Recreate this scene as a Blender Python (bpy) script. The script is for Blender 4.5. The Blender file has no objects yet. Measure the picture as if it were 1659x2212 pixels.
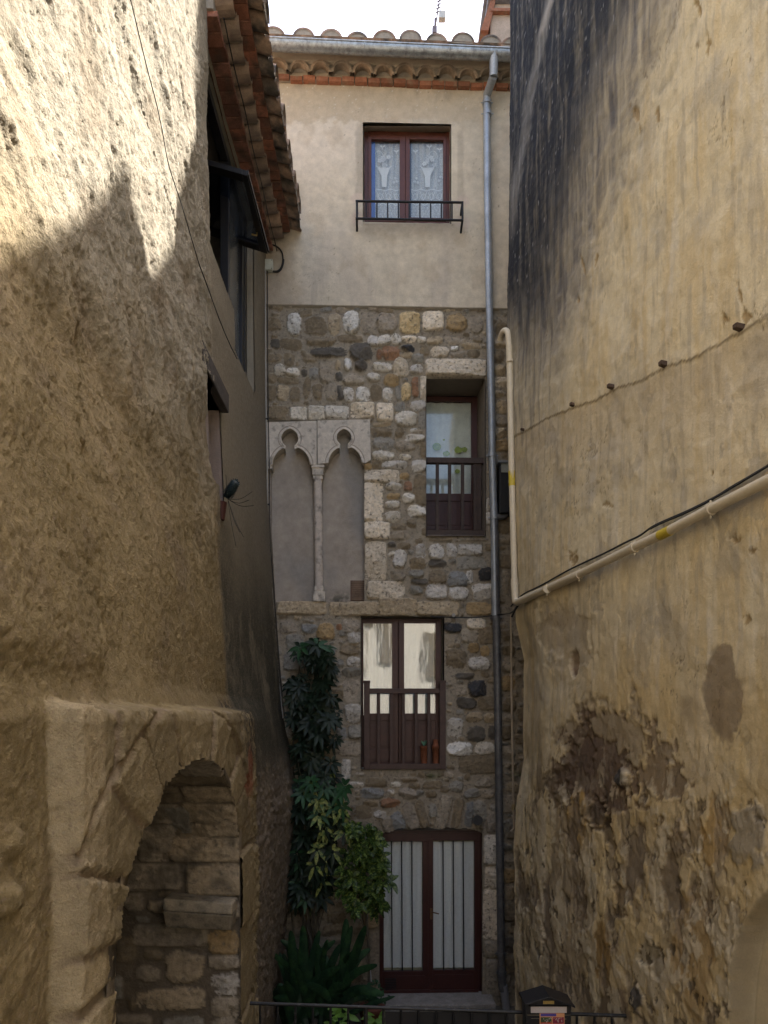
import bpy, math, random
import numpy as np
from mathutils import Vector, Matrix
from mathutils.geometry import tessellate_polygon
random.seed(7); rng = np.random.default_rng(11)
scene = bpy.context.scene
# ------------------------------------------------------------ camera
EYE = 3.4                      # eye height above the door sill
FPX, CX, CY = 1503.5, 829.5, 1555.0     # focal length and principal point, measured on a 1659 x 2212 print
cd = bpy.data.cameras.new("camera"); cam = bpy.data.objects.new("camera", cd)
scene.collection.objects.link(cam); scene.camera = cam
cam.location = (0, 0, EYE); cam.rotation_euler = (math.radians(90), 0, 0)
cd.sensor_fit = 'AUTO'; cd.sensor_width = 36; cd.lens = FPX/2212*36
cd.shift_y = (CY-1106)/2212; cd.clip_start = .05; cd.clip_end = 400
# ------------------------------------------------------------ sky, sun, exposure
SUN = Vector((.42, .30, .856)).normalized()
w = bpy.data.worlds.new("World"); scene.world = w; w.use_nodes = True
nt = w.node_tree; bg = nt.nodes['Background']
sk = nt.nodes.new('ShaderNodeTexSky'); sk.sky_type = 'NISHITA'; sk.sun_disc = False
sk.sun_elevation = math.asin(SUN.z); sk.sun_rotation = math.atan2(SUN.x, SUN.y)
sk.air_density = 1.0; sk.dust_density = 4.5; sk.ozone_density = .4
nt.links.new(sk.outputs[0], bg.inputs[0]); bg.inputs[1].default_value = .12
sd = bpy.data.lights.new("sun", 'SUN'); sun = bpy.data.objects.new("sun", sd)
scene.collection.objects.link(sun); sd.energy = 5.0; sd.angle = math.radians(.53); sd.color = (1, .94, .85)
sun.rotation_euler = SUN.to_track_quat('Z', 'Y').to_euler(); sun.location = (6, 4, 20)
scene.view_settings.view_transform = 'Standard'; scene.view_settings.look = 'None'
scene.view_settings.gamma = 1; scene.view_settings.exposure = 2.42
cy = scene.cycles; cy.max_bounces = 10; cy.diffuse_bounces = 3; cy.glossy_bounces = 3; cy.transmission_bounces = 4
cy.transparent_max_bounces = 12; cy.caustics_reflective = False; cy.caustics_refractive = False
cy.use_denoising = True
# ------------------------------------------------------------ helpers: noise
def _h(ix, iy, s):
    h = (ix.astype(np.int64)*374761393 + iy.astype(np.int64)*668265263 + s*1442695041) & 0x7fffffff
    h = ((h ^ (h >> 13))*1274126177) & 0x7fffffff
    return ((h ^ (h >> 16)) & 0xffff)/65535.0
def pn(x, y, s=0):
    x0 = np.floor(x); y0 = np.floor(y); fx = x-x0; fy = y-y0
    u = fx*fx*fx*(fx*(fx*6-15)+10); v = fy*fy*fy*(fy*(fy*6-15)+10)
    def g(ix, iy, dx, dy):
        a = _h(ix, iy, s)*2*np.pi
        return np.cos(a)*dx+np.sin(a)*dy
    n00 = g(x0, y0, fx, fy); n10 = g(x0+1, y0, fx-1, fy); n01 = g(x0, y0+1, fx, fy-1); n11 = g(x0+1, y0+1, fx-1, fy-1)
    return (n00*(1-u)+n10*u)*(1-v)+(n01*(1-u)+n11*u)*v*1.0
def fbm(x, y, o=4, s=0, g=.5):
    r = 0; a = 1; t = 0
    for i in range(o):
        r = r+a*pn(x*2**i+i*17.3, y*2**i-i*9.1, s+i); t += a; a *= g
    return r/t*1.6
def ss(a, b, x):
    t = np.clip((x-a)/(b-a), 0, 1); return t*t*(3-2*t)
def mixc(C, col, m):
    return C*(1-m[..., None])+np.array(col)*m[..., None]
# ------------------------------------------------------------ helpers: materials
MATS = {}
def mat(name, col=(.5, .5, .5), rough=.6, metal=0, var=.12, vscale=9, bump=.0, bscale=60, attr=False, spec=.4, col2=None, c2scale=3, c2t=.5, stretch=None):
    if name in MATS: return MATS[name]
    m = bpy.data.materials.new(name); m.use_nodes = True; n = m.node_tree.nodes; l = m.node_tree.links
    b = n['Principled BSDF']; b.inputs['Roughness'].default_value = rough; b.inputs['Metallic'].default_value = metal
    b.inputs['Specular IOR Level'].default_value = spec
    tc = n.new('ShaderNodeTexCoord'); src = tc.outputs['Object']
    if stretch:
        mp = n.new('ShaderNodeMapping'); mp.inputs['Scale'].default_value = stretch; l.new(src, mp.inputs[0]); src = mp.outputs[0]
    if attr:
        a = n.new('ShaderNodeAttribute'); a.attribute_name = 'Col'; c = a.outputs['Color']
    else:
        r = n.new('ShaderNodeRGB'); r.outputs[0].default_value = (*col, 1); c = r.outputs[0]
    if col2:
        nz = n.new('ShaderNodeTexNoise'); nz.inputs['Scale'].default_value = c2scale; nz.inputs['Detail'].default_value = 7; l.new(src, nz.inputs[0])
        rp = n.new('ShaderNodeMapRange'); rp.inputs['From Min'].default_value = c2t-.08; rp.inputs['From Max'].default_value = c2t+.12; l.new(nz.outputs[0], rp.inputs[0])
        mx = n.new('ShaderNodeMix'); mx.data_type = 'RGBA'; l.new(rp.outputs[0], mx.inputs['Factor']); l.new(c, mx.inputs['A']); mx.inputs['B'].default_value = (*col2, 1); c = mx.outputs['Result']
    if var:
        last = c
        for sc, am in ((vscale, var), (vscale*9, var*.8)):
            nz = n.new('ShaderNodeTexNoise'); nz.inputs['Scale'].default_value = sc; nz.inputs['Detail'].default_value = 8; nz.inputs['Roughness'].default_value = .65; l.new(src, nz.inputs[0])
            mr = n.new('ShaderNodeMapRange'); mr.inputs['From Min'].default_value = .25; mr.inputs['From Max'].default_value = .75
            mr.inputs['To Min'].default_value = 1-am*1.6; mr.inputs['To Max'].default_value = 1+am*1.4; l.new(nz.outputs[0], mr.inputs[0])
            vm = n.new('ShaderNodeVectorMath'); vm.operation = 'SCALE'; l.new(last, vm.inputs[0]); l.new(mr.outputs[0], vm.inputs['Scale']); last = vm.outputs[0]
        c = last
    l.new(c, b.inputs['Base Color'])
    if bump:
        nz = n.new('ShaderNodeTexNoise'); nz.inputs['Scale'].default_value = bscale; nz.inputs['Detail'].default_value = 9; nz.inputs['Roughness'].default_value = .62; l.new(src, nz.inputs[0])
        bp = n.new('ShaderNodeBump'); bp.inputs['Strength'].default_value = 1; bp.inputs['Distance'].default_value = bump; l.new(nz.outputs[0], bp.inputs['Height']); l.new(bp.outputs[0], b.inputs['Normal'])
    MATS[name] = m; return m
def glass_mat(name='window_glass', tint=(.93, .95, .95), boost=1.0):
    if name in MATS: return MATS[name]
    m = bpy.data.materials.new(name); m.use_nodes = True; n = m.node_tree.nodes; l = m.node_tree.links
    n.remove(n['Principled BSDF']); out = n['Material Output']
    t = n.new('ShaderNodeBsdfTransparent'); t.inputs[0].default_value = (*tint, 1)
    g = n.new('ShaderNodeBsdfGlossy'); g.inputs['Roughness'].default_value = .02
    ge = n.new('ShaderNodeNewGeometry'); dt = n.new('ShaderNodeVectorMath'); dt.operation = 'DOT_PRODUCT'; l.new(ge.outputs['Incoming'], dt.inputs[0]); l.new(ge.outputs['Normal'], dt.inputs[1])
    def mth(op, a, b=None):
        q = n.new('ShaderNodeMath'); q.operation = op
        for i, v in enumerate((a, b)):
            if v is None: continue
            if isinstance(v, (int, float)): q.inputs[i].default_value = v
            else: l.new(v, q.inputs[i])
        return q.outputs[0]
    f0 = .045*boost; fac = mth('ADD', mth('MULTIPLY', mth('POWER', mth('SUBTRACT', 1.0, mth('ABSOLUTE', dt.outputs['Value'])), 5.0), 1-f0), f0)
    nz = n.new('ShaderNodeTexNoise'); nz.inputs['Scale'].default_value = 3; bp = n.new('ShaderNodeBump'); bp.inputs['Distance'].default_value = .0012
    l.new(nz.outputs[0], bp.inputs['Height']); l.new(bp.outputs[0], g.inputs['Normal'])
    mx = n.new('ShaderNodeMixShader'); l.new(fac, mx.inputs[0]); l.new(t.outputs[0], mx.inputs[1]); l.new(g.outputs[0], mx.inputs[2]); l.new(mx.outputs[0], out.inputs[0])
    MATS[name] = m; return m
# ------------------------------------------------------------ helpers: objects
INV = {}
def base(o, parent, mw):
    if parent is not None:
        o.parent = parent; INV[o.name] = INV[parent.name]
def tag(o, label=None, cat=None, group=None, kind=None):
    if label: o['label'] = label
    if cat: o['category'] = cat
    if group: o['group'] = group
    if kind: o['kind'] = kind
    return o
def thing(name, loc, label, cat, group=None):
    o = bpy.data.objects.new(name, None); scene.collection.objects.link(o); o.location = loc
    o.empty_display_size = .1; INV[o.name] = Vector(loc); return tag(o, label, cat, group)
class MB:
    def __init__(s): s.v = []; s.f = []; s.m = []; s.sm = []; s.c = []
    def add(s, vs, fs, mi=0, smooth=False, col=None):
        k = len(s.v); s.v += [tuple(p) for p in vs]; s.f += [tuple(i+k for i in f) for f in fs]; s.m += [mi]*len(fs); s.sm += [smooth]*len(fs)
        s.c += [col if col is not None else (1, 1, 1)]*len(vs)
    def hexa(s, p, mi=0, col=None):        # 8 corners: bottom 4 ccw, top 4 ccw
        s.add(p, [(0, 3, 2, 1), (4, 5, 6, 7), (0, 1, 5, 4), (1, 2, 6, 5), (2, 3, 7, 6), (3, 0, 4, 7)], mi, False, col)
    def box(s, x0, x1, y0, y1, z0, z1, mi=0, col=None, jit=0):
        p = [(x0, y0, z0), (x1, y0, z0), (x1, y1, z0), (x0, y1, z0), (x0, y0, z1), (x1, y0, z1), (x1, y1, z1), (x0, y1, z1)]
        if jit: p = [tuple(c+random.uniform(-jit, jit) for c in q) for q in p]
        s.hexa(p, mi, col)
    def tube(s, pts, r, seg=10, mi=0, cap=True, col=None):
        pts = [Vector(p) for p in pts]; n = len(pts); rr = r if isinstance(r, (list, tuple)) else [r]*n
        vs = []; fs = []; ref = None
        for i, p in enumerate(pts):
            d = (pts[min(i+1, n-1)]-pts[max(i-1, 0)]).normalized()
            if ref is None: ref = d.orthogonal().normalized()
            ref = (ref-d*ref.dot(d)); ref = ref.normalized() if ref.length > 1e-6 else d.orthogonal().normalized()
            b = d.cross(ref)
            for k in range(seg):
                a = 2*math.pi*k/seg; vs.append(p+(ref*math.cos(a)+b*math.sin(a))*rr[i])
        for i in range(n-1):
            for k in range(seg):
                k2 = (k+1) % seg; fs.append((i*seg+k, i*seg+k2, (i+1)*seg+k2, (i+1)*seg+k))
        s.add(vs, fs, mi, True, col)
        if cap:
            s.add(vs[:seg], [tuple(range(seg))[::-1]], mi, False, col); s.add(vs[-seg:], [tuple(range(seg))], mi, False, col)
    def prism(s, front, back, mi=0, smooth=False, col=None):
        n = len(front); tri = tessellate_polygon([[Vector(p) for p in front]])
        s.add(front, [tuple(t) for t in tri], mi, False, col); s.add(back, [tuple(reversed(t)) for t in tri], mi, False, col)
        s.add(list(front)+list(back), [(i, (i+1) % n, (i+1) % n+n, i+n) for i in range(n)], mi, smooth, col)
    def build(s, name, mats, parent=None, bevel=0):
        me = bpy.data.meshes.new(name); off = INV[parent.name] if parent is not None else Vector((0, 0, 0))
        me.from_pydata([tuple(Vector(p)-off) for p in s.v], [], s.f)
        if not isinstance(mats, (list, tuple)): mats = [mats]
        for m in mats: me.materials.append(m)
        me.polygons.foreach_set('material_index', s.m); me.polygons.foreach_set('use_smooth', s.sm)
        ca = me.color_attributes.new('Col', 'FLOAT_COLOR', 'POINT')
        ca.data.foreach_set('color', np.array([(*c[:3], 1) for c in s.c], dtype=np.float32).ravel())
        o = bpy.data.objects.new(name, me); scene.collection.objects.link(o); base(o, parent, None)
        if parent is None: INV[o.name] = Vector((0, 0, 0))
        if bevel:
            b = o.modifiers.new('bevel', 'BEVEL'); b.width = bevel; b.segments = 2; b.limit_method = 'ANGLE'
        return o
def grid_obj(name, P, C, m, parent=None, mask=None):
    ny, nx = P.shape[:2]; off = np.array(INV[parent.name]) if parent is not None else np.zeros(3)
    idx = np.arange(ny*nx).reshape(ny, nx)
    q = np.stack([idx[:-1, :-1], idx[:-1, 1:], idx[1:, 1:], idx[1:, :-1]], -1)
    if mask is not None: q = q[mask[:-1, :-1]]
    q = q.reshape(-1, 4); me = bpy.data.meshes.new(name)
    me.vertices.add(ny*nx); me.vertices.foreach_set('co', (P-off).astype(np.float32).ravel())
    me.loops.add(q.size); me.loops.foreach_set('vertex_index', q.ravel().astype(np.int32))
    me.polygons.add(len(q)); me.polygons.foreach_set('loop_start', np.arange(0, q.size, 4, dtype=np.int32))
    me.polygons.foreach_set('use_smooth', np.ones(len(q), dtype=bool)); me.update(calc_edges=True)
    ca = me.color_attributes.new('Col', 'FLOAT_COLOR', 'POINT')
    ca.data.foreach_set('color', np.concatenate([np.clip(C, .004, .95), np.ones((ny, nx, 1))], -1).astype(np.float32).ravel())
    me.materials.append(m); o = bpy.data.objects.new(name, me); scene.collection.objects.link(o); base(o, parent, None)
    if parent is None: INV[o.name] = Vector((0, 0, 0))
    return o
def smooth_path(pts, it=2):
    pts = [Vector(p) for p in pts]
    for _ in range(it):
        n = [pts[0]]
        for a, b in zip(pts[:-1], pts[1:]): n += [a*.75+b*.25, a*.25+b*.75]
        n.append(pts[-1]); pts = n
    return pts
def bent(pts, r, k=5):                      # polyline with rounded corners of radius about r
    pts = [Vector(p) for p in pts]; out = [pts[0]]
    for a, b, c in zip(pts[:-2], pts[1:-1], pts[2:]):
        p = b+(a-b).normalized()*r; q = b+(c-b).normalized()*r
        for i in range(k+1):
            t = i/k; out.append(p*(1-t)**2+b*2*t*(1-t)+q*t*t)
    return out+[pts[-1]]
# ------------------------------------------------------------ planes of the three houses
AN = math.atan(.03); CA, SA = math.cos(AN), math.sin(AN); FY = 8.6
def FU(x, y, o=0):                          # print pixel -> (u, v) on the street front, o metres proud of it
    dx = (x-CX)/FPX; dz = (CY-y)/FPX; t = (FY*CA-o)/(CA-dx*SA)
    return (t*dx*CA+(t-FY)*SA, EYE+t*dz)
def FW(u, v, o=0): return Vector((u*CA+o*SA, FY+u*SA-o*CA, v))
def F(x, y, o=0): return FW(*FU(x, y, o), o)
def fb(mb, x0, x1, y0, y1, o0, o1, mi=0, col=None):   # box given by its outline on the print at offset o0 (front), back at o1
    u0, v1 = FU(x0, (y0+y1)/2, o0)[0], FU((x0+x1)/2, y0, o0)[1]; u1, v0 = FU(x1, (y0+y1)/2, o0)[0], FU((x0+x1)/2, y1, o0)[1]
    ub(mb, u0, u1, v0, v1, o0, o1, mi, col)
def ub(mb, u0, u1, v0, v1, o0, o1, mi=0, col=None):
    mb.hexa([FW(u0, v0, o0), FW(u1, v0, o0), FW(u1, v0, o1), FW(u0, v0, o1), FW(u0, v1, o0), FW(u1, v1, o0), FW(u1, v1, o1), FW(u0, v1, o1)], mi, col)
def at(x, y, Y): return Vector(((x-CX)/FPX*Y, Y, EYE+(CY-y)/FPX*Y))
# stone palette (real albedos)
PAL = dict(white=(.70, .67, .61), pale=(.70, .64, .54), cream=(.72, .62, .48), yellow=(.68, .52, .29), tan=(.46, .37, .25), ochre=(.38, .27, .14), brown=(.24, .19, .125),
           rust=(.30, .17, .10), grey=(.28, .26, .22), pink=(.35, .30, .235), blue=(.26, .26, .25), dark=(.13, .115, .095), black=(.06, .06, .064), mid=(.36, .305, .23), pgrey=(.57, .53, .47))
def add_stones(U, V, H, C, M, lst, nz, nf, ang=.22, edge=.11):
    """raise stones out of the mortar: H height, C colour, M stone mask on the grid U, V"""
    du = U[0, 1]-U[0, 0]; dv = V[1, 0]-V[0, 0]; u0 = U[0, 0]; v0 = V[0, 0]; ny, nx = U.shape
    for (cu, cv, w_, h_, rot, col, p, ht) in lst:
        R = .5*math.hypot(w_, h_)*1.25
        i0 = max(0, int((cu-R-u0)/du)); i1 = min(nx, int((cu+R-u0)/du)+2); j0 = max(0, int((cv-R-v0)/dv)); j1 = min(ny, int((cv+R-v0)/dv)+2)
        if i1-i0 < 2 or j1-j0 < 2: continue
        s = (slice(j0, j1), slice(i0, i1)); a = U[s]-cu; b = V[s]-cv; ca, sa = math.cos(rot), math.sin(rot)
        x = (a*ca+b*sa)/(w_/2); y = (-a*sa+b*ca)/(h_/2)
        tp = 1+random.uniform(-.12, .12)*y*(p < 5); x = x*tp
        r = (np.abs(x)**p+np.abs(y)**p)**(1/p)+(nz[s]*ang+nf[s]*.09)*(1.15 if p < 5 else .4)
        m = np.clip((1-r)/edge, 0, 1); m = m*(2-m)
        tx, ty = random.uniform(-.25, .25), random.uniform(-.25, .25)
        h = ht*m*(1+tx*x+ty*y)
        for _ in range(3 if p < 5 else 2):                       # a few hammered facets
            fa = random.uniform(0, 6.3); fk = random.uniform(.8, 1.3); h = np.minimum(h, ht*(fk-random.uniform(.5, 1.1)*(x*math.cos(fa)+y*math.sin(fa))+.25*nz[s]))
        h = np.maximum(h, 0)+ht*.28*nf[s]*m
        rep = (h > H[s]) & (m > .02); H[s] = np.where(rep, h, H[s]); k = np.clip(m*2.2, 0, 1)*rep
        c = np.array(PAL[col] if isinstance(col, str) else col)*random.uniform(.86, 1.12)
        C[s] = C[s]*(1-k[..., None])+(c*(1+.28*nf[s][..., None]+.22*nz[s][..., None]))*k[..., None]; M[s] = np.maximum(M[s], k)
def fill_stones(U, V, occ, sizes, cols, reg=None, prow=None, ht=(.012, .035)):
    """throw random stones of falling size into the free places"""
    du = U[0, 1]-U[0, 0]; dv = V[1, 0]-V[0, 0]; u0 = U[0, 0]; v0 = V[0, 0]; ny, nx = U.shape; out = []
    for (w0, w1, n) in sizes:
        for _ in range(n):
            w_ = random.uniform(w0, w1); h_ = w_*random.uniform(.42, .95); rot = random.gauss(0, .12)
            if random.random() < .12: w_, h_ = h_, w_
            i = random.randrange(nx); j = random.randrange(ny)
            if reg is not None and not reg[j, i]: continue
            a = int(w_/2/du*.95)+1; b = int(h_/2/dv*.95)+1
            s = (slice(max(0, j-b), j+b+1), slice(max(0, i-a), i+a+1))
            if occ[s].any(): continue
            occ[s] = True
            out.append((u0+i*du, v0+j*dv, w_*1.06, h_*1.06, rot, random.choice(cols), random.uniform(2.6, 5.5), random.uniform(*ht)))
    return out
# ============================================================ STRUCTURE: ground
def ground(name, x0, x1, y0, y1, z, m, nx=60, ny=60, amp=.01, col=(.2, .18, .15)):
    X, Y = np.meshgrid(np.linspace(x0, x1, nx), np.linspace(y0, y1, ny)); Z = z+amp*fbm(X*2.1, Y*2.1, 4, 5)
    C = np.ones((ny, nx, 3))*np.array(col)*(1+.25*fbm(X*1.3, Y*1.3, 4, 9))[..., None]
    o = grid_obj(name, np.stack([X, Y, Z], -1), C, m); return tag(o, kind='structure')
M_stone = mat('rubble_stone', rough=.92, attr=True, var=.15, vscale=24, bump=.009, bscale=60, spec=.25, col2=(.13, .11, .085), c2scale=28, c2t=.62)
M_plaster = mat('lime_plaster', rough=.95, attr=True, var=.09, vscale=12, bump=.005, bscale=90, spec=.2)
M_rough = mat('rough_render', rough=.96, attr=True, var=.16, vscale=30, bump=.012, bscale=75, spec=.15, col2=(.20, .15, .10), c2scale=60, c2t=.63)
M_pave = mat('paving', rough=.9, attr=True, var=.15, vscale=10, bump=.01, bscale=30)
ground('ground', -80, 80, -70, 90, -.35, M_pave, amp=.0, col=(.12, .11, .09))
ground('courtyard_ground', -1.9, 2.6, 5.15, 8.7, -.15, M_pave, col=(.12, .105, .085))
ground('street_ground', -3.0, 6, -9, 5.0, .32, M_pave, col=(.13, .115, .09))
k = MB(); k.box(-1.9, 2.6, 5.0, 5.15, -.3, .36, col=(.1, .09, .075)); tag(k.build('retaining_kerb', M_pave), kind='structure')
# ============================================================ THE FACING HOUSE
house = thing('stone_house', (0, FY, 0), 'narrow house of plaster over rubble stone closing the alley, with a glazed red door', 'house')
def z3(l):   # stone lists read off enlarged prints: (cx, cy, w, h, colour[, p, height, rot])
    return [(553+.3437*a[0], 656.7+.3437*a[1], .3437*a[2], .3437*a[3])+tuple(a[4:]) for a in l]
def z4(l): return [(553+.3437*a[0], 993.7+.3437*a[1], .3437*a[2], .3437*a[3])+tuple(a[4:]) for a in l]
def z5(l): return [(587.6+.3334*a[0], 1296+.3334*a[1], .3334*a[2], .3334*a[3])+tuple(a[4:]) for a in l]
def z6(l): return [(587.6+.3334*a[0], 1641.7+.3334*a[1], .3334*a[2], .3334*a[3])+tuple(a[4:]) for a in l]
B = 9; S = 3.4
L3 = [(240, 128, 92, 140, 'white', 2.4, .05, -.1), (375, 140, 140, 115, 'brown', S, .03), (492, 130, 78, 135, 'tan', 2.6, .035), (597, 118, 108, 138, 'white', 2.8, .055), (705, 125, 90, 135, 'mid', S, .02),
 (822, 125, 124, 115, 'pink', 3, .045), (967, 120, 132, 138, 'yellow', 5, .055), (1112, 108, 136, 124, 'cream', 5.5, .055), (1260, 118, 128, 118, 'ochre', 3, .04), (115, 125, 92, 80, 'brown', 4, .02), (1380, 130, 90, 110, 'mid', 3, .015),
 (410, 237, 188, 64, 'brown', S, .035), (570, 218, 115, 48, 'brown', S, .02), (738, 233, 74, 64, 'pgrey', 3, .04), (806, 228, 84, 66, 'pale', 3, .04, .4), (880, 225, 66, 72, 'pale', 2.4, .04, .5), (962, 222, 94, 46, 'cream', 2.6, .03), (1040, 228, 62, 42, 'pale', 2.4, .04),
 (1125, 230, 108, 54, 'tan', 2.6, .03), (210, 255, 160, 76, 'brown', S, .02), (1250, 232, 126, 48, 'mid', S, .015), (1355, 268, 134, 42, 'tan', 2.6, .03), (120, 250, 60, 60, 'dark', 3, .015), (645, 225, 60, 50, 'brown', 3, .015),
 (460, 305, 222, 64, 'dark', 4, .045), (660, 305, 146, 116, 'dark', 2.8, .05), (850, 310, 116, 92, 'rust', 3.4, .04), (775, 320, 36, 68, 'rust', 3, .03), (955, 280, 88, 48, 'black', 2.2, .06, -.2), (1155, 302, 115, 70, 'cream', 2.8, .05), (1250, 282, 48, 32, 'white', 3, .035), (1270, 322, 96, 46, 'mid', 3, .03),
 (945, 325, 84, 34, 'tan', 3, .02), (1018, 345, 76, 56, 'grey', 2.4, .03), (1060, 295, 60, 60, 'brown', 3, .02), (1370, 315, 80, 50, 'brown', 3, .02), (1395, 225, 60, 40, 'brown', 3, .02),
 (445, 420, 98, 155, 'mid', 3.2, .03), (577, 382, 46, 76, 'white', 2.4, .045), (515, 385, 36, 64, 'tan', 2.4, .03), (660, 392, 82, 66, 'dark', 2.3, .05), (795, 397, 126, 64, 'pale', 2.6, .045), (908, 408, 104, 112, 'cream', 2.5, .06, .1), (1008, 412, 84, 58, 'pgrey', 2.4, .05),
 (150, 418, 72, 70, 'pale', 2.6, .045), (232, 430, 84, 54, 'pale', 2.8, .045), (362, 442, 62, 80, 'grey', 3, .03), (740, 463, 84, 54, 'pale', 2.5, .045, -.1), (615, 475, 130, 74, 'mid', 2.8, .045), (850, 483, 100, 74, 'ochre', 2.8, .035, -.2), (205, 482, 136, 42, 'brown', S, .02), (340, 340, 90, 50, 'brown', 3, .02), (210, 345, 70, 90, 'brown', 3, .015), (305, 320, 34, 60, 'brown', 3, .02, .5),
 (170, 560, 74, 96, 'tan', 4, .03), (100, 560, 58, 96, 'brown', 4, .02), (245, 570, 64, 94, 'brown', 3, .02), (385, 555, 58, 104, 'brown', 3, .03), (475, 555, 72, 110, 'mid', 2.6, .035), (583, 572, 68, 90, 'pgrey', 3, .045), (670, 570, 88, 90, 'white', 3.2, .05), (755, 560, 72, 104, 'brown', 3.4, .02),
 (827, 572, 60, 86, 'pale', 3.4, .045), (943, 555, 64, 116, 'yellow', 2.6, .045, -.05), (1000, 520, 44, 130, 'rust', 4, .035), (895, 560, 44, 90, 'grey', 3, .02), (527, 560, 46, 100, 'dark', 3, .03, .2), (320, 530, 44, 150, 'brown', 2.6, .02, -.1), (520, 460, 44, 60, 'dark', 2.5, .03), (305, 435, 44, 50, 'dark', 2.5, .02), (100, 470, 60, 60, 'brown', 3, .02),
 (140, 686, 130, 86, 'brown', B, .03), (266, 690, 104, 78, 'pale', B, .04), (379, 688, 106, 82, 'pale', B, .045), (510, 684, 150, 82, 'pale', B, .045), (670, 671, 154, 96, 'cream', B, .05), (810, 682, 106, 118, 'cream', B, .05),
 (1020, 642, 104, 64, 'pgrey', 3, .04), (940, 722, 136, 90, 'pale', 3, .055), (903, 812, 58, 70, 'brown', 2.3, .035), (1000, 845, 136, 48, 'pale', 3, .045), (795, 760, 112, 32, 'tan', 3, .03), (785, 808, 136, 62, 'brown', 3, .035), (940, 893, 126, 64, 'mid', 2.8, .035), (800, 880, 126, 90, 'grey', 3, .035),
 (800, 955, 144, 62, 'pale', 3, .05), (935, 965, 74, 36, 'pale', 2.5, .045), (870, 1012, 156, 52, 'pgrey', 3.2, .045), (1025, 1020, 100, 74, 'pgrey', 3, .045), (760, 1010, 72, 62, 'brown', 2.5, .03), (700, 1022, 64, 42, 'ochre', 2.6, .03), (905, 650, 70, 60, 'grey', 3, .02), (1045, 730, 46, 130, 'grey', 3, .02), (990, 795, 44, 24, 'white', 2.3, .03), (1050, 920, 40, 90, 'brown', 3, .02),
 (1050, 535, 42, 150, 'cream', B, .055), (1255, 405, 392, 116, 'cream', 12, .065), (1535, 420, 76, 66, 'tan', 3, .045), (1540, 495, 90, 54, 'cream', 6, .04), (1525, 567, 66, 44, 'tan', 3, .04), (1545, 650, 86, 86, 'tan', 3, .05), (1545, 735, 90, 66, 'mid', 3, .04), (1535, 815, 84, 64, 'tan', 3, .05), (1545, 892, 90, 74, 'ochre', 4, .04), (1540, 160, 70, 80, 'brown', 3, .03), (1540, 250, 80, 60, 'tan', 2.6, .04), (1530, 330, 70, 80, 'brown', 3, .04)]
L4 = [(787, 103, 232, 80, 'cream', B, .05), (735, 265, 130, 246, 'cream', B, .05), (760, 445, 166, 112, 'cream', B, .055), (752, 635, 142, 248, 'cream', 6, .05), (815, 818, 244, 114, 'cream', 6, .05), (932, 105, 62, 46, 'ochre', 3, .03),
 (865, 165, 98, 42, 'pale', 3, .045), (862, 228, 90, 40, 'ochre', 3, .03), (858, 282, 94, 52, 'pale', 2.8, .05), (957, 240, 80, 66, 'pale', 2.5, .05), (862, 358, 98, 68, 'pale', 3, .05), (1018, 318, 126, 76, 'pale', 4, .055), (1035, 185, 94, 195, 'brown', 4, .03), (955, 165, 52, 64, 'rust', 3, .03), (905, 475, 116, 54, 'mid', 3, .035),
 (900, 420, 100, 42, 'brown', 3, .02), (1060, 448, 42, 50, 'brown', 3, .02), (975, 400, 64, 62, 'brown', 2.6, .035), (850, 588, 42, 26, 'pale', 3, .03, .5), (905, 622, 84, 116, 'pgrey', 2.8, .055, -.25), (1035, 575, 68, 96, 'pgrey', 2.5, .055), (1132, 578, 98, 98, 'pgrey', 3.2, .05), (1230, 572, 68, 98, 'pgrey', 3.2, .05),
 (1345, 565, 156, 72, 'pgrey', 6, .05), (1015, 650, 104, 74, 'brown', 3, .035), (1140, 650, 118, 52, 'dark', 3.4, .04), (1232, 640, 46, 36, 'grey', 3, .03), (1355, 645, 186, 90, 'grey', 4, .02), (895, 720, 94, 84, 'mid', 3, .045), (1010, 718, 94, 54, 'grey', 3, .045), (1140, 735, 116, 88, 'brown', 3, .045), (1265, 750, 124, 98, 'blue', 2.8, .055), (1342, 735, 44, 84, 'pgrey', 3, .03),
 (1442, 722, 94, 86, 'black', 2.5, .07), (1030, 765, 112, 42, 'dark', 3, .04), (1005, 820, 88, 58, 'grey', 2.6, .05), (1135, 828, 134, 104, 'pgrey', 3, .05), (1272, 840, 130, 88, 'pgrey', 2.8, .055), (1422, 828, 128, 104, 'pgrey', 3.5, .05), (850, 535, 52, 36, 'dark', 3, .04), (930, 540, 82, 46, 'brown', 3, .03), (1160, 500, 150, 30, 'brown', 5, .02), (1370, 500, 170, 26, 'mid', 5, .02),
 (285, 930, 316, 84, 'tan', B, .05), (615, 935, 318, 92, 'tan', 10, .06), (890, 925, 250, 112, 'tan', 8, .055, 0), (1140, 935, 276, 92, 'tan', 8, .05), (1400, 935, 160, 86, 'ochre', 5, .04), (1460, 280, 40, 80, 'pgrey', 3, .04), (1460, 370, 40, 80, 'pgrey', 3, .04), (1560, 780, 60, 160, 'mid', 3, .03)]
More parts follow.
